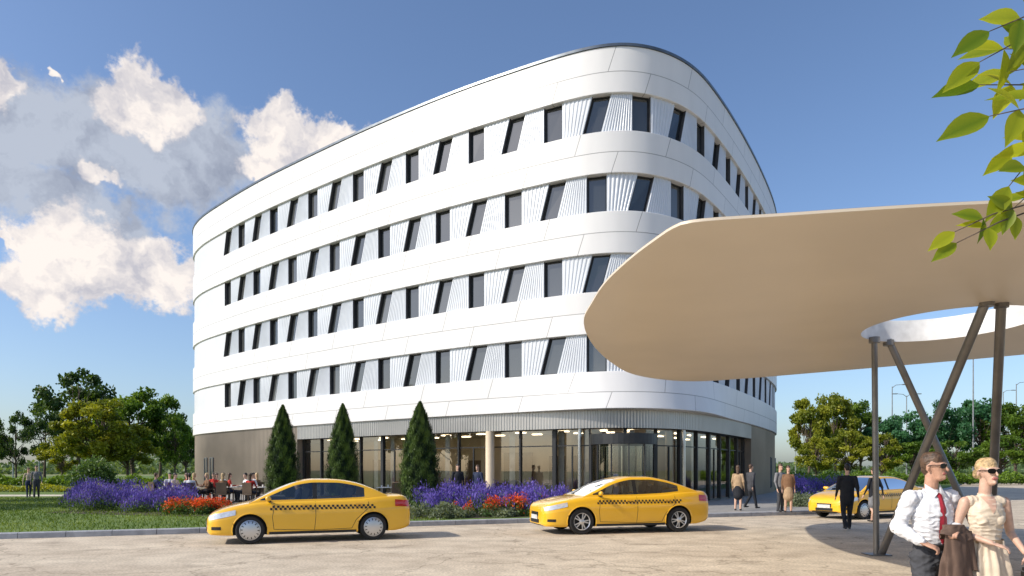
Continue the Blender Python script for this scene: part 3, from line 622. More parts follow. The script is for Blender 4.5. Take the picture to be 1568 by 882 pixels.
def mkbody(name,prims,tagm,parent,voxel=.014,sm=3,fold=0.,foldtags=()):
    B=MB()
    for p in prims: addprim(B,p)
    me=bpy.data.meshes.new('tmp'); me.from_pydata(B.v,[],B.f); ob=link('tmp',me)
    md=ob.modifiers.new('r','REMESH'); md.mode='VOXEL'; md.voxel_size=voxel
    s=ob.modifiers.new('s','SMOOTH'); s.factor=.5; s.iterations=sm
    dg=bpy.context.evaluated_depsgraph_get(); ev=ob.evaluated_get(dg); m2=bpy.data.meshes.new_from_object(ev,depsgraph=dg)
    bpy.data.objects.remove(ob)
    mats=[];tags=[]
    for t,m in tagm.items(): tags.append(t); mats.append(m)
    def classify(C):
        n=len(C); best=np.full(n,1e9); idx=np.zeros(n,int); ax=np.zeros((n,3))
        for p in prims:
            a,u,v,L=frame(p); a_,u_,v_=np.array(a),np.array(u),np.array(v); q=C-np.array(p['p0']); ta=np.clip(q@a_,0,L); r=p['r0']+(p['r1']-p['r0'])*(ta/L if L>1e-5 else 0)
            da=q@a_-ta; d=np.sqrt(da**2+(q@u_)**2+((q@v_)/p['flat'])**2)-r
            if p['tag']=='hair': d-=.003
            b=d<best; best[b]=d[b]; idx[b]=tags.index(p['tag']); ax[b]=a_
        return idx,ax
    n=len(m2.polygons); C=np.empty(n*3,dtype=np.float32); m2.polygons.foreach_get('center',C); idx,_=classify(C.reshape(-1,3))
    if fold>0:
        nv=len(m2.vertices); co=np.empty(nv*3,dtype=np.float32); m2.vertices.foreach_get('co',co); co=co.reshape(-1,3)
        nr=np.empty(nv*3,dtype=np.float32); m2.vertex_normals.foreach_get('vector',nr); nr=nr.reshape(-1,3)
        vi,ax=classify(co); ok=np.isin(vi,[tags.index(t) for t in foldtags]); al=(co*ax).sum(1)
        for i in np.nonzero(ok)[0]:
            p=co[i]; k=mnoise.noise(Vector((p[0]*7+al[i]*14,p[1]*7,p[2]*16+al[i]*10)))+.5*mnoise.noise(Vector((p[0]*22,p[1]*18+3,p[2]*34)))
            co[i]+=nr[i]*fold*(1-2*abs(k))
        m2.vertices.foreach_set('co',co.ravel()); m2.update()
    m2.materials.clear()
    for m in mats: m2.materials.append(m)
    m2.polygons.foreach_set('material_index',idx.astype(np.int32)); m2.polygons.foreach_set('use_smooth',np.ones(n,bool)); m2.name=name
    return link(name,m2,parent)
def tags(top,bot,skin=M_skin,hair=M_hairb,sleeve=None,uarm=None,shin=None,thigh=None,foot=M_shoe,neck=None):
    return dict(torso=top,pelvis=bot,uarm=uarm or top,farm=sleeve or top,hand=skin,neck=neck or skin,head=skin,hair=hair,lips=M_lips,thigh=thigh or bot,shin=shin or thigh or bot,foot=foot)
c_white=cm('white_shirt',(.74,.74,.76)); c_black=cm('black_suit',(.022,.024,.03)); c_navy=cm('navy',(.03,.04,.08)); c_grey=cm('grey',(.2,.2,.21)); c_brown=cm('brown',(.2,.11,.06)); c_red=cm('red',(.5,.04,.03)); c_beige=cm('beige',(.62,.5,.38)); c_dkgrey=cm('charcoal',(.06,.062,.07)); c_tan=cm('tan',(.4,.28,.17))
walk=dict(knR=(-.09,-.1,.5),anR=(-.1,-.18,.1),knL=(.09,-.02,.5),anL=(.1,.22,.13),elR=(-.23,.1,1.15),wrR=(-.25,.12,.9),elL=(.23,-.02,1.15),wrL=(.24,-.16,.92))
def person(kind,x,y,z,rz,J,tg,h=1.8,**k):
    e=empty(kind,(x,y,z),rz,h/1.8); mkbody('body',body(J,**k),tg,e); return e
def PP(x,y,z=.12): return px2(x,y,z)
x,y=PP(1297,812,0); person('man',x,y,0,math.pi-.2,dict(walk,jacket=1),tags(c_black,c_black,hair=M_hairk),1.83)
x,y=PP(1338,801,0); person('woman',x,y,0,math.pi+.3,dict(walk,jacket=1,skirt=1),tags(c_black,c_grey,hair=M_hairb,shin=M_skin),1.74,female=True,hair='long')
x,y=PP(1195,784); person('man',x,y,.12,.5,dict(elL=(.22,-.05,1.15),wrL=(.1,-.2,1.2),jacket=1),tags(c_grey,c_dkgrey),1.76)
x,y=PP(1207,785); person('woman',x,y,.12,-.3,dict(jacket=1,skirt=1),tags(c_brown,c_tan,shin=M_skin),1.7,female=True,hair='long')
x,y=PP(1130,782); person('woman',x,y,.12,2.6,dict(skirt=1,jacket=1),tags(c_tan,c_black,hair=M_hairb,shin=M_skin),1.72,female=True,hair='long')
x,y=PP(1150,779); person('man',x,y,.12,1.9,dict(walk,jacket=1),tags(c_dkgrey,c_black),1.76)
person('man',-2.35,29.6,.12,.3,dict(jacket=1),tags(c_black,c_black,hair=M_hairk),1.8); person('man',-1.5,29.8,.12,-.6,dict(jacket=1),tags(c_navy,c_black),1.76)
x,y=PP(44,763); person('woman',x,y,.12,.8,walk,tags(c_beige,c_navy),1.68,female=True,hair='long'); x,y=PP(56,763); person('man',x,y,.12,.6,walk,tags(c_grey,c_dkgrey),1.78)
sit=dict(pelvis=(0,.05,.55),chest=(0,.07,.87),neck=(0,.06,1.07),knR=(-.12,-.38,.5),anR=(-.12,-.36,.09),knL=(.12,-.38,.5),anL=(.13,-.3,.09),elR=(-.25,-.02,.76),wrR=(-.12,-.26,.78),elL=(.25,-.02,.76),wrL=(.14,-.26,.8))
M_chair=mat('chair_rattan',(.12,.08,.05),.7); M_table=mat('table_top_white',(.75,.73,.7),.4)
sitmesh=[]
for tg,kw in ((tags(c_red,c_navy),dict(female=True,hair='long')),(tags(c_white,c_dkgrey,hair=M_hairk),{}),(tags(c_navy,c_dkgrey),{}),(tags(c_brown,c_black,hair=M_hairblond),dict(female=True,hair='long')),(tags(c_beige,c_grey,hair=M_hairk),{})):
    e=empty('seated_person'); o=mkbody('body',body(sit,**kw),tg,e,.018); sitmesh.append((e,o.data))
B=MB(); B.box((0,.08,.43),(.46,.46,.05)); B.box((0,.3,.72),(.46,.04,.5),rx=-.1)
for i in (-.2,.2):
    for j in (-.1,.28): B.tube([(i,j,0),(i,j,.43)],[.018,.018],6)
B.tube([(-.23,-.1,.62),(-.23,.28,.64)],[.018]*2,6); B.tube([(.23,-.1,.62),(.23,.28,.64)],[.018]*2,6)
for i in (-.23,.23): B.tube([(i,-.1,.43),(i,-.1,.63)],[.016]*2,6)
ce=empty('chair'); chair_me=B.obj('frame',[M_chair],ce).data
B=MB(); B.lathe([(.001,.72),(.42,.72),(.43,.735),(.42,.75),(.001,.75)],(0,0,0),28,0); B.tube([(0,0,.02),(0,0,.72)],[.03,.03],8,1); B.lathe([(.24,0),(.24,.03),(.001,.035)],(0,0,0),20,1)
B.lathe([(.03,.75),(.035,.86)],(.12,.05,0),10,0); B.lathe([(.03,.75),(.035,.84)],(-.15,-.1,0),10,0)
te=empty('cafe_table'); table_me=B.obj('table',[M_table,M_dark],te).data
k=0; used=False
for ti,(tx,ty) in enumerate(((262,33.5),(292,31.5),(322,34.5),(350,32),(378,33.5),(398,31.8),(590,31.5))):
    X=(tx-CX)*ty/F
    if ti==0: t=te
    else: t=empty('cafe_table'); link('table',table_me,t)
    t.location=(X,ty,.12)
    for q in range(3 if ti<6 else 2):
        a=q*2.1+ti*.9; cx,cy=X+.72*math.cos(a),ty+.72*math.sin(a); rz=math.atan2(cy-ty,cx-X)-math.pi/2
        if not used: c=ce; used=True
        else: c=empty('chair'); link('frame',chair_me,c)
        c.location=(cx,cy,.12); c.rotation_euler=(0,0,rz)
        if ti==6: continue
        if k<5: e=sitmesh[k][0]
        else: e=empty('seated_person'); link('body',sitmesh[(k*3+ti)%5][1],e)
        e.location=(cx,cy,.12); e.rotation_euler=(0,0,rz+random.uniform(-.2,.2)); k+=1
def project(o):
    me=o.data; bv=BVHTree.FromPolygons([v.co.copy() for v in me.vertices],[tuple(p.vertices) for p in me.polygons])
    def f(x,z,dy=-.006,y0=-1.,d=(0,1,0)):
        h=bv.ray_cast(Vector((x,y0,z)),Vector(d)); return (x,(h[0].y if h[0] else 0)+dy,z)
    return f
def glasses(B,hd,hr,mi,yf=-.103):
    R=Matrix.Rotation(hr,3,'Z')
    for s in (-1,1):
        c=hd+R@Vector((s*.034,yf,.005)); n=14; vs=[]
        for k in range(n):
            t=2*math.pi*k/n; ex=.029*math.copysign(abs(math.cos(t))**.8,math.cos(t)); ez=.022*math.copysign(abs(math.sin(t))**.8,math.sin(t)); vs.append(c+R@Vector((ex,abs(ex+s*.034)*.25,ez)))
        vs2=[v+R@Vector((0,.006,0)) for v in vs]; B.add(vs+vs2,[tuple(range(n)),tuple(range(n,2*n))]+[(k,(k+1)%n,n+(k+1)%n,n+k) for k in range(n)],mi)
        B.tube([hd+R@Vector((s*.062,yf+.02,.012)),hd+R@Vector((s*.08,-.03,.012)),hd+R@Vector((s*.082,.01,.005))],[.004]*3,6,mi)
    B.tube([hd+R@Vector((-.012,yf-.002,.01)),hd+R@Vector((.012,yf-.002,.01))],[.003]*2,6,mi)
M_lens=mat('sunglass_lens',(.006,.006,.007),.08,0,.05); M_tie=mat('tie_red',(.35,.02,.035),.5,0,.1,40)
man=empty('man',(3.60,5.85,0),.12,1.8/1.8)
Jm=dict(shirt=1,elR=(-.275,.06,1.16),wrR=(-.2,-.13,1.05),elL=(.25,.06,1.16),wrL=(.07,-.2,1.16),knR=(-.09,-.06,.5),anR=(-.1,-.12,.09),knL=(.1,.0,.5),anL=(.11,.12,.1),head=(0,-.02,1.68))
pr=body(Jm,hair='short',headrot=.45,detail=True,curl=1.0,hands={'R':((.75,-.6,-.35),(0,.5,-1),-1),'L':((-.8,-.5,-.2),(0,.3,-1),1)})
mo=mkbody('body',pr,tags(c_white,c_dkgrey,skin=mat('skin_tanned',(.50,.28,.19),.48,0,.12,14,.15,80)),man,.006,3,.009,('torso','uarm','farm','thigh','pelvis')); pj=project(mo)
B=MB(); zs=[1.46,1.44,1.41,1.33,1.25,1.17,1.09,1.03]; ws=[.018,.024,.02,.026,.031,.036,.038,.004]; vs=[]
for z,w in zip(zs,ws):
    a=pj(0,z); y=a[1]-.008; vs+=[(-w,y+.004,z),(0,y-.004,z),(w,y+.004,z)]
for i in range(len(zs)-1): B.add([vs[3*i+j] for j in (0,1,2)]+[vs[3*i+3+j] for j in (0,1,2)],[(0,1,4,3),(1,2,5,4)],0)
for s in (-1,1):
    B.add([(s*.012,-.068,1.475),(s*.07,-.0,1.535),(s*.077,-.02,1.49),(s*.057,-.10,1.42),(s*.018,-.09,1.455)],[(0,1,2,3,4)],1)
vs=[pj(x,1.02,-.008) for x in np.linspace(-.12,.12,9)]
B.add(vs+[(v[0],v[1],v[2]-.035) for v in vs],[(i,i+1,10+i,9+i) for i in range(8)],2); 
B.obj('tie_collar_belt',[M_tie,c_white,M_shoe],man)
B=MB(); glasses(B,Vector((0,-.02,1.68)),.45,0); B.obj('sunglasses',[M_lens],man,True)
def cloth(name,m,parent,c,w0,w1,z0,z1,dep,folds,seed,lean=0.):
    r=random.Random(seed); B=MB(); nz,na=26,96; ph=[r.uniform(0,6) for _ in range(4)]
    for i in range(nz+1):
        t=i/nz; w=w0+(w1-w0)*t; 
        for k in range(na):
            a=2*math.pi*k/na; f=1+.13*math.sin(a*folds+ph[0]+t*1.5+.6*math.sin(a*2+t*2))*(.3+t)+.07*math.sin(a*(folds*2-1)+ph[1]-t*3)
            f+=.09*mnoise.noise(Vector((math.cos(a)*3+seed,math.sin(a)*3,t*4)))
            zz=z0+(z1-z0)*t+ .03*math.sin(a*2+ph[2])*(t)
            B.v.append((c[0]+lean*t+w*math.cos(a)*f,c[1]+dep*math.sin(a)*f*(.6+.4*t),zz))
    for i in range(nz):
        for k in range(na): B.f.append((i*na+k,i*na+(k+1)%na,(i+1)*na+(k+1)%na,(i+1)*na+k)); B.m.append(0)
    B.f.append(tuple(range(na))); B.m.append(0); B.f.append(tuple(range(nz*na,(nz+1)*na))); B.m.append(0)
    return B.obj(name,[m],parent,True,60)
M_jack=cm('brown_jacket',(.13,.085,.065))
cloth('carried_jacket',M_jack,man,(.03,-.24,0),.10,.13,1.13,.72,.06,4,3); cloth('carried_jacket_sleeve',M_jack,man,(.12,-.23,0),.045,.06,1.15,.8,.04,3,5,.05)
cloth('jacket_fold',M_jack,man,(.02,-.22,0),.09,.13,1.2,1.10,.07,3,8)
wo=empty('woman',(3.97,5.72,0),-.05,1.76/1.8)
Jw=dict(elR=(-.23,.05,1.17),wrR=(-.06,-.17,1.08),elL=(.24,.06,1.15),wrL=(.23,-.14,1.0),head=(0,-.025,1.675))
M_skf=mat('skin_fair',(.60,.38,.28),.48,0,.10,14,.15,80); M_dress=mat('cream_dress',(.66,.55,.42),.6,0,.05,6,.3,18)
pr=body(Jw,female=True,hair='bun',headrot=.1,detail=True,curl=.7,hands={'R':((.85,-.4,-.3),(0,.3,-1),-1),'L':((.0,-.5,-.9),(-1,0,0),-1)})
w2=mkbody('body',pr,tags(M_dress,M_dress,skin=M_skf,hair=M_hairblond,sleeve=M_skf,uarm=M_skf,thigh=M_dress,shin=M_skf,neck=M_skf),wo,.006,3,.007,('torso',)); pj=project(w2)
cloth('dress_skirt',M_dress,wo,(0,-.0,0),.132,.25,1.09,.55,.17,9,11)
B=MB()
vl=[]
for i in range(9):
    z=1.465-.015*i*1.2; w=.058*(1-i/8.)**.8
    vl.append([pj(-w,z,-.004),pj(-w*.5,z,-.004),pj(0,z,-.004),pj(w*.5,z,-.004),pj(w,z,-.004)])
for i in range(8):
    B.add(vl[i]+vl[i+1],[(j,j+1,6+j,5+j) for j in range(4)],1)
vs=[(.135*math.cos(a),.108*math.sin(a),1.10) for a in np.linspace(0,2*math.pi,30,endpoint=False)]
B.add(vs+[(a_*1.02,b_*1.02,1.065) for a_,b_,_ in vs],[(i,(i+1)%30,30+(i+1)%30,30+i) for i in range(30)],0)
B.obj('dress_neckline_belt',[c_tan,M_skf],wo,True,60)
B=MB(); glasses(B,Vector((0,-.025,1.675)),.1,0); B.obj('sunglasses',[M_lens],wo,True)
B=MB(); B.box((.27,-.22,.72),(.1,.24,.24),0); B.box((.27,-.22,.86),(.09,.22,.03),0); B.tube([(.25,-.3,.84),(.24,-.26,.96),(.24,-.2,.99),(.24,-.16,.96),(.25,-.12,.84)],[.009]*5,6)
ob=B.obj('handbag',[M_shoe],wo); bv=ob.modifiers.new('b','BEVEL'); bv.width=.015; bv.segments=3
# ---------------------------------------------------------------- taxis
M_paint=mat('taxi_yellow_paint',(.86,.47,.014),.28,0,.015,1,coat=1.); M_blk=mat('black_plastic',(.012,.012,.012),.5); M_tyre=mat('tyre_rubber',(.02,.02,.02),.85); M_rim=mat('alloy_rim',(.62,.62,.63),.28,.8,.04)
M_carglass=glassmat('car_glass',(.50,.55,.54),.08); M_lamp=mat('headlamp_lens',(.72,.74,.76),.08,.3,.1,14,coat=1.); M_tail=mat('tail_lamp',(.5,.01,.01),.15,0,.1,coat=1.); M_chk=mat('checker_black',(.01,.01,.01),.4); M_plate=mat('number_plate',(.7,.7,.68),.5); M_seat=mat('seat_fabric',(.12,.115,.11),.9); M_chrome=mat('chrome',(.7,.7,.7),.12,1.,.03)
def pc(pts):
    xs=np.array([p[0] for p in pts],float); ys=np.array([p[1] for p in pts],float); d=np.diff(ys)/np.diff(xs); m=np.zeros(len(xs)); m[0]=d[0]; m[-1]=d[-1]
    for i in range(1,len(xs)-1): m[i]=0 if d[i-1]*d[i]<=0 else 2*d[i-1]*d[i]/(d[i-1]+d[i])
    def f(x):
        x=min(max(x,xs[0]),xs[-1]); i=min(max(np.searchsorted(xs,x)-1,0),len(xs)-2); h=xs[i+1]-xs[i]; t=(x-xs[i])/h
        return float((2*t**3-3*t**2+1)*ys[i]+(t**3-2*t**2+t)*h*m[i]+(-2*t**3+3*t**2)*ys[i+1]+(t**3-t**2)*h*m[i+1])
    return f
CS=[(0,0),(.8,0),(.93,.015),(.975,.08),(.985,.12),(.992,.25),(1.0,.42),(1.003,.58),(1.0,.68),(.985,.72),(.975,.82),(.955,.91),(.92,.96),(.86,.99),(.7,1.01),(.35,1.03),(0,1.035)]
carprofs={
 'a':dict(L=4.54,W=.875,top=[(0,.56),(.03,.62),(.12,.70),(.45,.82),(.85,.905),(1.15,.945),(2.2,.96),(3.3,.99),(3.85,1.04),(4.3,1.055),(4.45,1.0),(4.54,.78)],
   bot=[(0,.27),(.1,.21),(.6,.19),(4.1,.2),(4.45,.27),(4.54,.34)],wid=[(0,.58),(.03,.70),(.10,.82),(.28,.92),(.6,.975),(1.1,.995),(2.3,1.),(3.5,.995),(4.1,.96),(4.38,.9),(4.5,.82),(4.54,.74)],
   roof=[(.86,.90),(1.2,1.08),(1.6,1.27),(1.95,1.395),(2.3,1.44),(2.75,1.435),(3.2,1.37),(3.6,1.235),(3.98,1.05)],ws=(.86,1.9),rw=(3.2,3.98),ax=(.90,3.62),wr=.315,bp=2.28,cp=3.42,style='hub'),
 'b':dict(L=4.75,W=.91,top=[(0,.60),(.03,.68),(.14,.77),(.5,.87),(.95,.95),(1.3,.985),(2.2,.985),(3.3,1.02),(4.0,1.08),(4.5,1.09),(4.66,1.04),(4.75,.8)],
   bot=[(0,.25),(.1,.2),(.6,.19),(4.2,.2),(4.6,.27),(4.75,.36)],wid=[(0,.56),(.03,.68),(.10,.80),(.28,.91),(.6,.975),(1.1,.995),(2.3,1.),(3.7,.995),(4.3,.95),(4.58,.88),(4.7,.8),(4.75,.72)],
   roof=[(1.05,.96),(1.4,1.12),(1.75,1.29),(2.1,1.41),(2.5,1.475),(2.95,1.475),(3.4,1.41),(3.85,1.28),(4.35,1.09)],ws=(1.05,2.05),rw=(3.35,4.35),ax=(.98,3.73),wr=.335,bp=2.5,cp=3.75,style='spoke')}
def build_car(name,wheel_xy,th,key,z=0.):
    p=carprofs[key]; L=p['L'];W=p['W']; top,bot,wid,roof=pc(p['top']),pc(p['bot']),pc(p['wid']),pc(p['roof'])
    c,s=math.cos(th),math.sin(th); T0=(wheel_xy[0]-p['ax'][0]*c-(W-.1)*s, wheel_xy[1]-p['ax'][0]*s+(W-.1)*c)
    root=empty(name,(T0[0],T0[1],z),th)
    xs=sorted(set(list(np.linspace(0,L,76))+[.008,.02,.035,.09,L-.008,L-.02,L-.04])); nc=len(CS)
    B=MB(); ring=2*nc-2
    for x in xs:
        zb,zt,w=bot(x),top(x),wid(x)*W
        half=[(w*a,zb+(zt-zb)*f if f<=1 else zt+(f-1)*.9*(zt-zb)*.6) for a,f in CS]
        for a,zz in half: B.v.append((x,a,zz))
        for a,zz in half[-2:0:-1]: B.v.append((x,-a,zz))
    cab0,cab1=p['ws'][0]+.12,p['rw'][1]-.1
    for i in range(len(xs)-1):
        for k in range(ring):
            k2=(k+1)%ring; B.f.append((i*ring+k,i*ring+k2,(i+1)*ring+k2,(i+1)*ring+k))
            istop=(k>=13 and k<nc+2); B.m.append(1 if (istop and cab0<xs[i]<cab1) else (1 if (k<1 or k>=ring-1) else 0))
    B.f.append(tuple(range(ring))); B.m.append(0); B.f.append(tuple(reversed(range((len(xs)-1)*ring,len(xs)*ring)))); B.m.append(0)
    bodyo=B.obj('body_shell',[M_paint,M_blk],root)
    Cc_=MB()
    for ax in p['ax']:
        for sd in (-1,1): Cc_.tube([(ax,sd*(W-.27),p['wr']+.0),(ax,sd*(W+.15),p['wr']+.0)],[p['wr']+.055]*2,40,1)
    co=Cc_.obj('cut',[M_paint,M_blk],root)
    for o in (bodyo,co):
        bm=bmesh.new(); bm.from_mesh(o.data); bmesh.ops.remove_doubles(bm,verts=bm.verts,dist=1e-5); bmesh.ops.recalc_face_normals(bm,faces=bm.faces); bm.to_mesh(o.data); bm.free()
    md=bodyo.modifiers.new('b','BOOLEAN'); md.operation='DIFFERENCE'; md.object=co; md.solver='EXACT'
    bpy.context.view_layer.update(); dg=bpy.context.evaluated_depsgraph_get(); m2=bpy.data.meshes.new_from_object(bodyo.evaluated_get(dg),depsgraph=dg)
    bodyo.modifiers.clear(); bodyo.data=m2; bpy.data.objects.remove(co)
    m2.polygons.foreach_set('use_smooth',[True]*len(m2.polygons)); m2.set_sharp_from_angle(angle=math.radians(28))
    B=MB(); x0,x1=p['ws'][0]+.01,p['rw'][1]-.01; gx=np.linspace(x0,x1,64); m=8
    def gh(x):
        zt=top(x); zr=max(roof(x),zt+.004); H=zr-zt; wb=.875*W*wid(x); k=min(1,H/.3)
        y=lambda zz: wb-.40*(zz-zt)
        za=zt+min(.025,.3*H); zbb=zr-(.075*k+.3*H*(1-k)); zcc=zr-.03*k
        return [(wb+.01,zt-.03),(y(za),za),(y(zbb),zbb),(y(zcc)-.015,zcc),(y(zr)-.06,zr-.008*k),(max(.1,y(zr)-.2),zr+.004),(y(zr)*.4,zr+.012),(0,zr+.014)]
    G=[gh(x) for x in gx]
    for sd in (1,-1):
        b0=len(B.v)
        for x,g_ in zip(gx,G):
            for a,zz in g_: B.v.append((x,sd*a,zz))
        for i in range(len(gx)-1):
            xm=(gx[i]+gx[i+1])/2
            for j in range(m-1):
                q=b0+i*m+j; mi=0
                if j==1 and xm>p['ws'][0]+.28 and xm<p['cp'] and not (abs(xm-p['bp'])<.05): mi=2
                if j==1 and abs(xm-p['bp'])<.05: mi=1
                if j>=4 and (p['ws'][0]+.04<xm<p['ws'][1] or p['rw'][0]<xm<p['rw'][1]-.05): mi=2
                B.f.append((q,q+m,q+m+1,q+1) if sd>0 else (q,q+1,q+m+1,q+m)); B.m.append(mi)
    B.obj('cabin',[M_paint,M_blk,M_carglass],root,True,50)
    CSf=[q[1] for q in CS[3:14]]; CSw=[q[0] for q in CS[3:14]]
    def sy(x,zz):
        zb,zt=bot(x),top(x); f=(zz-zb)/(zt-zb); return wid(x)*W*float(np.interp(f,CSf,CSw))
    B=MB()
    def ribbon(pts,w,off,mi):
        P_=[]
        for (a,b),(c_,d_) in zip(pts[:-1],pts[1:]):
            n=max(2,int(math.hypot(c_-a,d_-b)/.05))
            for i in range(n): P_.append((a+(c_-a)*i/n,b+(d_-b)*i/n))
        P_.append(pts[-1])
        for sd in (-1,1):
            vs=[]
            for i,(a,b) in enumerate(P_):
                q0=P_[max(0,i-1)]; q1=P_[min(len(P_)-1,i+1)]; dx,dz=q1[0]-q0[0],q1[1]-q0[1]; l=math.hypot(dx,dz) or 1; nx,nz=-dz/l*w/2,dx/l*w/2
                for t in (-1,1): vs.append((a+nx*t,sd*(sy(a+nx*t,b+nz*t)+off),b+nz*t))
            B.add(vs,[(2*i,2*i+1,2*i+3,2*i+2) for i in range(len(P_)-1)],mi)
    def patch(x0,x1,lo,hi,off,mi,nx=14,nz=5):
        for sd in (-1,1):
            vs=[]
            for i in range(nx+1):
                x=x0+(x1-x0)*i/nx; a,b=lo(i/nx),hi(i/nx)
                for j in range(nz+1): zz=a+(b-a)*j/nz; vs.append((x,sd*(sy(x,zz)+off),zz))
            B.add(vs,[(i*(nz+1)+j,(i+1)*(nz+1)+j,(i+1)*(nz+1)+j+1,i*(nz+1)+j+1) for i in range(nx) for j in range(nz)],mi)
    bt=top(2.3); dx0=p['ax'][0]+.47; dx1=p['ax'][1]-.12; bp=p['bp']
    ribbon([(dx0+.05,bt-.05),(dx0,.6),(dx0+.03,.32),(bp,.28)],.010,.003,1); ribbon([(bp+.02,bt-.03),(bp+.03,.6),(bp,.28)],.010,.003,1)
    ribbon([(bp,.28),(dx1-.38,.30),(dx1-.28,.5),(dx1+.02,.78),(dx1+.0,top(dx1)-.05)],.010,.003,1)
    ribbon([(p['ax'][0]+.4,.235),(p['ax'][1]-.4,.235)],.06,.004,1)
    for hx in (bp-.2,dx1-.22): 
        for sd in (-1,1): B.box((hx,sd*(sy(hx,.86)+.018),.86),(.17,.03,.028),0)
    cz=bt-.21; q=.05
    n=int((dx1+.15-dx0+.1)/q)
    for i in range(n):
        for r_ in (0,1):
            if (i+r_)%2: continue
            xa=dx0-.05+i*q; za=cz+r_*q
            for sd in (-1,1): B.quad((xa,sd*(sy(xa,za)+.004),za),(xa+q,sd*(sy(xa+q,za)+.004),za),(xa+q,sd*(sy(xa+q,za+q)+.004),za+q),(xa,sd*(sy(xa,za+q)+.004),za+q),2)
    t0=top(.1)
    patch(.045,.60,lambda t:t0-.15+.12*t,lambda t:t0-.045+.155*t-.03*t*t,.006,3)
    patch(L-.40,L-.03,lambda t:top(L-.3)-.26-.02*t,lambda t:top(L-.3)-.10-.03*t,.006,4)
    patch(.10,.3,lambda t:.33,lambda t:.40,.005,1,8,3)
    for ax in p['ax']:
        for sd in (-1,1):
            R=p['wr']+.058; pts=[]
            for k in range(21):
                t=math.radians(-12+204*k/20); xx,zz=ax+R*math.cos(t),p['wr']+R*math.sin(t); zz=max(zz,.22); pts.append((xx,sd*(sy(xx,zz)-.004),zz))
            B.tube(pts,[.014]*21,6,0)
    w0=wid(0)*W; zf=top(0)
    B.box((-.004,0,zf-.09),(.03,w0*1.1,.11),1); B.box((-.014,0,zf-.09),(.02,w0*1.0,.012),5); B.box((-.014,0,zf-.05),(.02,w0*1.02,.012),5)
    B.box((-.006,0,.33),(.03,w0*1.3,.09),1); B.box((-.02,0,.43),(.02,.5,.11),6); B.box((L+.004,0,.62),(.02,.5,.11),6)
    for sd in (-1,1):
        mx=p['ws'][0]+.45; B.box((mx,sd*(W*.93),top(mx)+.0),(.06,.16,.03),1)
    B.obj('trim_and_lamps',[M_paint,M_blk,M_chk,M_lamp,M_tail,M_chrome,M_plate],root,True,50)
    B=MB()
    for sd in (-1,1):
        mx=p['ws'][0]+.43; addprim(B,prim((mx,sd*(W+.01),top(mx)+.06),(mx-.02,sd*(W+.10),top(mx)+.07),.06,.055,'x',1.))
    B.obj('wing_mirrors',[M_paint],root,True,60)
    for wi,ax in enumerate(p['ax']):
        for sd in (-1,1):
            B=MB(); R=p['wr']; rr=R*.70
            B.lathe([(rr,-.1),(R-.03,-.105),(R-.008,-.085),(R,-.05),(R,.05),(R-.008,.085),(R-.03,.105),(rr,.1),(rr,-.1)],(0,0,0),44,0,'y')
            B.lathe([(rr+.004,-.103),(rr-.012,-.108),(rr-.02,-.09),(rr-.03,-.02),(.001,-.02)],(0,0,0),44,1 if p['style']=='hub' else 2,'y')
            if p['style']=='hub':
                B.lathe([(rr-.02,-.098),(rr-.05,-.106),(rr*.62,-.112),(rr*.3,-.12),(.001,-.122)],(0,0,0),44,1,'y')
                for k in range(14):
                    t=2*math.pi*k/14; c_,s_=math.cos(t),math.sin(t); B.box((rr*.80*c_,-.106,rr*.80*s_),(.045,.012,.018),2,0,0,-t)
            else:
                for k in range(10):
                    t=2*math.pi*k/10+(0.12 if k%2 else -.12); c_,s_=math.cos(t),math.sin(t); B.box((rr*.52*c_,-.085,rr*.52*s_),(rr*.88,.03,.028),1,0,0,-t)
                B.lathe([(.07,-.1),(.05,-.112),(.001,-.113)],(0,0,0),20,1,'y')
                B.lathe([(rr,-.104),(rr-.015,-.108),(rr-.03,-.095),(rr-.03,-.05)],(0,0,0),44,1,'y')
            o=B.obj('wheel_%d'%(wi*2+(sd>0)),[M_tyre,M_rim,M_blk],root,True,40); o.location=(ax,sd*(W-.115),R); o.rotation_euler=(0,random.uniform(0,1),0 if sd<0 else math.pi)
    B=MB()
    for sx in (bp-.25,bp+.75):
        for sd in (-.36,.36): B.box((sx+.05,sd,.98),(.14,.46,.5),0,0,0,.18); B.box((sx+.11,sd,1.27),(.08,.24,.14),0,0,0,.18)
    B.tube([(p['ws'][1]-.35+.18*math.sin(t)*.4,.36+.18*math.cos(t),1.0+.18*math.sin(t)) for t in np.linspace(0,6.28,17)],[.014]*17,6,0)
    B.box((p['ws'][0]+.55,0,1.0),(.5,1.2,.1),0)
    B.obj('interior',[M_seat],root)
    dx=bp-.33
    pr=[prim((dx,-.36,.8),(dx+.02,-.36,1.08),.15,.17,'torso',.6,(0,1,0)),prim((dx,-.36,1.14),(dx,-.36,1.2),.05,.05,'neck'),prim((dx-.01,-.36,1.27),(dx-.01,-.36,1.29),.078,.08,'head',1.1),prim((dx+.01,-.36,1.31),(dx,-.36,1.31),.08,.078,'hair'),
        prim((dx,-.54,1.08),(dx-.1,-.56,.92),.05,.04,'uarm'),prim((dx-.1,-.56,.92),(dx-.4,-.45,1.02),.04,.03,'farm')]
    mkbody('driver',pr,tags(c_navy,c_navy,sleeve=M_skin),root,.02)
    return root
build_car('taxi',(-5.85,15.25),math.radians(20.5),'a'); build_car('taxi',(1.77,17.55),math.radians(15),'b'); build_car('taxi',(11.75,22.9),math.radians(27),'a')
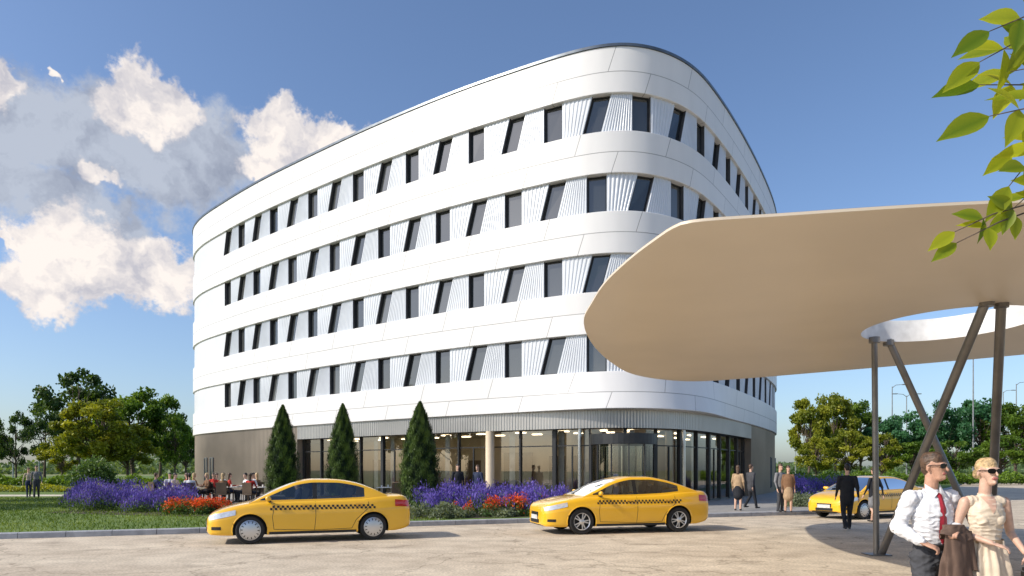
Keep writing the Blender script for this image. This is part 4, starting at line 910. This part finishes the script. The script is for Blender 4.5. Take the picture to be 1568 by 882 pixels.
# ---------------------------------------------------------------- street lamps
M_pole=mat('galvanised_pole',(.3,.31,.32),.5,.5)
def lamp(x,top,D,two=False):
    s=F/D; h=EYE+(HY-top)/s; e=empty('street_lamp',((x-CX)/s,D,0)); B=MB(); B.tube([(0,0,0),(0,0,h*.5),(0,0,h)],[.13,.1,.07],8)
    for sd in ((-1,1) if two else (1,)):
        B.tube([(0,0,h-.2),(sd*.6,0,h+.25),(sd*1.8,0,h+.35)],[.06,.05,.04],6); B.box((sd*2.1,0,h+.33),(.9,.3,.14),0)
    B.obj('pole',[M_pole],e)
lamp(1366,592,110); lamp(1388,606,120,True); lamp(1490,548,95,True); lamp(1556,588,120); lamp(1536,600,140); lamp(1218,690,150); lamp(20,660,140); lamp(60,672,150)
# ---------------------------------------------------------------- foreground branch
M_leaf=leafmat('branch_leaves',(.09,.16,.010),(.40,.43,.025),.5,.4)
tr=empty('tree')
B=MB(); B.tube([(4.6,3.4,0),(4.55,3.4,2),(4.45,3.4,3.5),(4.3,3.3,5.2)],[.2,.16,.13,.09],12); 
def W3(x,y,D): return Vector(((x-CX)*D/F,D,EYE+(HY-y)*D/F))
LV=[];LF=[];LT=[]
def leaf(base,tip,nrm,wd,tint):
    base,tip=Vector(base),Vector(tip); a=tip-base; l=a.length; a.normalize(); n=Vector(nrm); n=(n-a*n.dot(a)).normalized(); b=a.cross(n); b0=len(LV); prof=[0,.55,.9,1,.92,.68,.3,0]
    for i,w in enumerate(prof):
        t=i/7; mid=base+a*l*t-n*l*.10*t*t; ww=w*wd*l/2
        LV.extend([mid+b*ww+n*ww*.35,mid,mid-b*ww+n*ww*.35]); LT.extend([min(1,tint+.1),max(0,tint-.25),tint])
    for i in range(7):
        q=b0+3*i; LF.append((q,q+1,q+4,q+3)); LF.append((q+1,q+2,q+5,q+4))
def compound(pts,nl,size,D):
    pts=[W3(x,y,D+dd) for x,y,dd in pts]
    B.tube(pts,[.005-.003*i/(len(pts)-1) for i in range(len(pts))],5)
    seg=[(pts[i+1]-pts[i]).length for i in range(len(pts)-1)]; tot=sum(seg)
    def at(t):
        d=t*tot
        for i,s_ in enumerate(seg):
            if d<=s_ or i==len(seg)-1: return pts[i]+(pts[i+1]-pts[i])*(d/s_),(pts[i+1]-pts[i]).normalized()
            d-=s_
    for k in range(nl):
        t=.15+.85*k/nl; p,d=at(t)
        for sd in (-1,1):
            lat=d.cross(Vector((0,-1,0))).normalized()*sd
            dr=(d*.55+lat*.8+Vector((random.uniform(-.2,.2),random.uniform(-.5,.5),-.25))).normalized()
            nr=Vector((random.uniform(-.6,.6),-1,random.uniform(-.1,.9)))
            leaf(p,p+dr*size*random.uniform(.8,1.1),nr,random.uniform(.42,.54),random.uniform(.1,1))
    p,d=at(1); leaf(p,p+(d+Vector((0,0,-.2))).normalized()*size*1.1,(0,-1,.4),.45,random.random())
stems=[([(1700,90,.1),(1610,60,0),(1560,62,0),(1500,95,0)],5,.17,2.8),([(1700,60,.1),(1620,25,.1),(1570,25,0),(1515,48,0)],4,.16,2.75),([(1690,130,.1),(1620,125,0),(1565,130,0),(1500,130,0)],4,.18,2.85),
 ([(1690,150,.1),(1620,150,0),(1575,165,0),(1515,178,0)],4,.2,2.7),([(1690,200,.1),(1620,205,0),(1585,235,0),(1545,285,0)],5,.15,2.7),([(1690,260,.1),(1620,290,0),(1575,312,-.1),(1520,328,-.1),(1462,355,-.1)],6,.115,2.8),
 ([(1690,230,.1),(1640,250,0),(1590,285,0),(1545,325,0)],5,.13,2.9),([(1690,180,.1),(1640,190,0),(1600,210,0),(1550,235,0)],4,.14,3.0),([(1690,110,.1),(1640,90,0),(1600,100,0),(1545,110,.05)],4,.17,3.05),
 ([(1690,270,.1),(1600,315,0),(1530,340,-.05),(1465,372,-.05)],5,.11,2.75),([(1690,80,.1),(1640,60,0),(1590,75,0),(1535,75,.05)],5,.16,3.1)]
for st in stems:
    compound(*st); x,y,_=st[0][0]
    a=W3(x,y,2.95); B.tube([a,(a+Vector((4.45,3.4,3.6)))/2+Vector((0,0,.1)),(4.47,3.4,3.2+random.random()*.8)],[.006,.02,.035],6)
for _ in range(260):
    c=Vector((4.6+random.gauss(0,.8),3.6+random.gauss(0,.8),5.0+random.gauss(0,.6)))
    if c.x/c.y<.9 or c.z<3.9: continue
    for _ in range(5):
        d=Vector(randdir(1)[0])*.14; q=c+Vector(randdir(1)[0])*.2
        leaf(q,q+d,(random.gauss(0,.5),random.gauss(0,.5),1),.45,random.random())
B.obj('trunk_and_branches',[M_bark],tr,True)
me=bpy.data.meshes.new('leaves'); me.from_pydata([tuple(v) for v in LV],[],LF); me.materials.append(M_leaf); a=me.attributes.new('tint','FLOAT','POINT'); a.data.foreach_set('value',LT); me.polygons.foreach_set('use_smooth',[True]*len(LF)); link('leaves',me,tr)
# ---------------------------------------------------------------- world
w=bpy.data.worlds.new('World'); scene.world=w; w.use_nodes=True; nt=w.node_tree; nt.nodes.clear(); L=nt.links.new
w.cycles.sampling_method='MANUAL'; w.cycles.sample_map_resolution=256
out=N(nt,'ShaderNodeOutputWorld'); bg=N(nt,'ShaderNodeBackground'); L(bg.outputs[0],out.inputs[0]); bg.inputs[1].default_value=.115
sky=N(nt,'ShaderNodeTexSky',sky_type='NISHITA'); sky.sun_disc=False; sky.sun_elevation=math.radians(36); sky.sun_rotation=math.atan2(-5.5,-2.0)%(2*math.pi); sky.air_density=1.; sky.dust_density=1.6; sky.ozone_density=2.2; sky.altitude=100
tc=N(nt,'ShaderNodeTexCoord')
def VM(op,a,b=None,sc=None):
    n=N(nt,'ShaderNodeVectorMath',operation=op)
    for i,q in enumerate((a,b)):
        if q is None: continue
        if isinstance(q,tuple): n.inputs[i].default_value=q
        else: L(q,n.inputs[i])
    if sc is not None: n.inputs['Scale'].default_value=sc
    return n.outputs['Value'] if op=='LENGTH' else n.outputs[0]
def MA(op,a,b=None,c=None,cl=False):
    n=N(nt,'ShaderNodeMath',operation=op); n.use_clamp=cl
    for i,q in enumerate((a,b,c)):
        if q is None: continue
        if isinstance(q,(int,float)): n.inputs[i].default_value=q
        else: L(q,n.inputs[i])
    return n.outputs[0]
def NZ(vec,sc,det,rough=.55):
    n=N(nt,'ShaderNodeTexNoise'); n.inputs['Scale'].default_value=sc; n.inputs['Detail'].default_value=det; n.inputs['Roughness'].default_value=rough; L(vec,n.inputs['Vector']); return n
dvec=VM('NORMALIZE',tc.outputs['Generated'])
nz1=NZ(dvec,10,5,.62)
dd=VM('ADD',dvec,VM('SCALE',VM('SUBTRACT',nz1.outputs['Color'],(.5,.5,.5)),sc=.12))
def lumps(lst):
    cur=None
    for (x,y,rx,ry) in lst:
        cu=Vector(((x-CX)/F,1,(HY-y)/F)); l=cu.length; cn=cu/l
        q=VM('SUBTRACT',dd,(cn.x,cn.y,cn.z)); q=VM('MULTIPLY',q,(F*l/rx,F*l/rx,F*l/ry)); f=MA('SUBTRACT',1,VM('LENGTH',q))
        cur=f if cur is None else MA('SMOOTH_MAX',cur,f,.2)
    return cur
grey=lumps([(190,225,215,88),(50,210,170,85),(320,235,95,60),(40,300,110,50),(150,340,90,40)])
white=lumps([(240,150,66,52),(205,170,60,36),(5,130,40,45),(440,215,64,48),(520,208,66,34),(150,276,34,20),(120,395,105,66),(200,425,100,58),(75,445,72,42),(250,400,55,50),(20,372,45,12),(90,103,12,10),(410,258,50,25)])
fb=MA('MULTIPLY',MA('SUBTRACT',NZ(dvec,24,6,.66).outputs[0],.5),1.5)
def sst(v,a,b):
    n=N(nt,'ShaderNodeMapRange',interpolation_type='SMOOTHSTEP'); L(v,n.inputs[0]); n.inputs[1].default_value=a; n.inputs[2].default_value=b; return n.outputs[0]
aw=sst(MA('ADD',white,fb),-.10,.24); ag=MA('MULTIPLY',sst(MA('ADD',grey,fb),-.2,.4),.93)
n1=NZ(dd,16,4,.55).outputs[0]; n2=NZ(VM('ADD',dd,(-.018,0,.018)),16,4,.55).outputs[0]
lit=MA('MULTIPLY_ADD',MA('SUBTRACT',n1,n2),3.4,.72,cl=True)
def MIXC(f,a,b):
    n=N(nt,'ShaderNodeMix',data_type='RGBA'); L(f,n.inputs[0])
    for i,q in ((6,a),(7,b)):
        if isinstance(q,tuple): n.inputs[i].default_value=(*q,1)
        else: L(q,n.inputs[i])
    return n.outputs[2]
wc=MIXC(MA('MULTIPLY',lit,sst(white,-.3,.3)),(5.0,4.95,5.5),(8.9,8.2,7.7)); gc=MIXC(lit,(2.9,3.2,4.0),(4.6,5.0,5.8))
tint=N(nt,'ShaderNodeMix',data_type='RGBA',blend_type='MULTIPLY'); tint.inputs[0].default_value=1; L(sky.outputs[0],tint.inputs[6]); tint.inputs[7].default_value=(1.3,1.38,1.52,1)
col=MIXC(ag,tint.outputs[2],gc); col=MIXC(aw,col,wc); L(col,bg.inputs[0])
sun=bpy.data.lights.new('sun','SUN'); sun.energy=4.6; sun.angle=math.radians(.5); sun.color=(1,.915,.79); so=bpy.data.objects.new('sun',sun); scene.collection.objects.link(so); so.location=(-20,-10,30)
so.rotation_euler=Vector((5.5,2.0,-4.2)).to_track_quat('-Z','Y').to_euler()
cam=bpy.data.cameras.new('camera'); cam.lens=24; cam.sensor_width=36; cam.shift_y=(HY-441)/1568; cam.clip_end=6000; cam.clip_start=.1
co=bpy.data.objects.new('camera',cam); scene.collection.objects.link(co); co.location=(0,0,EYE); co.rotation_euler=(math.pi/2,0,0); scene.camera=co
scene.view_settings.view_transform='Standard'; scene.view_settings.look='None'; scene.view_settings.exposure=0
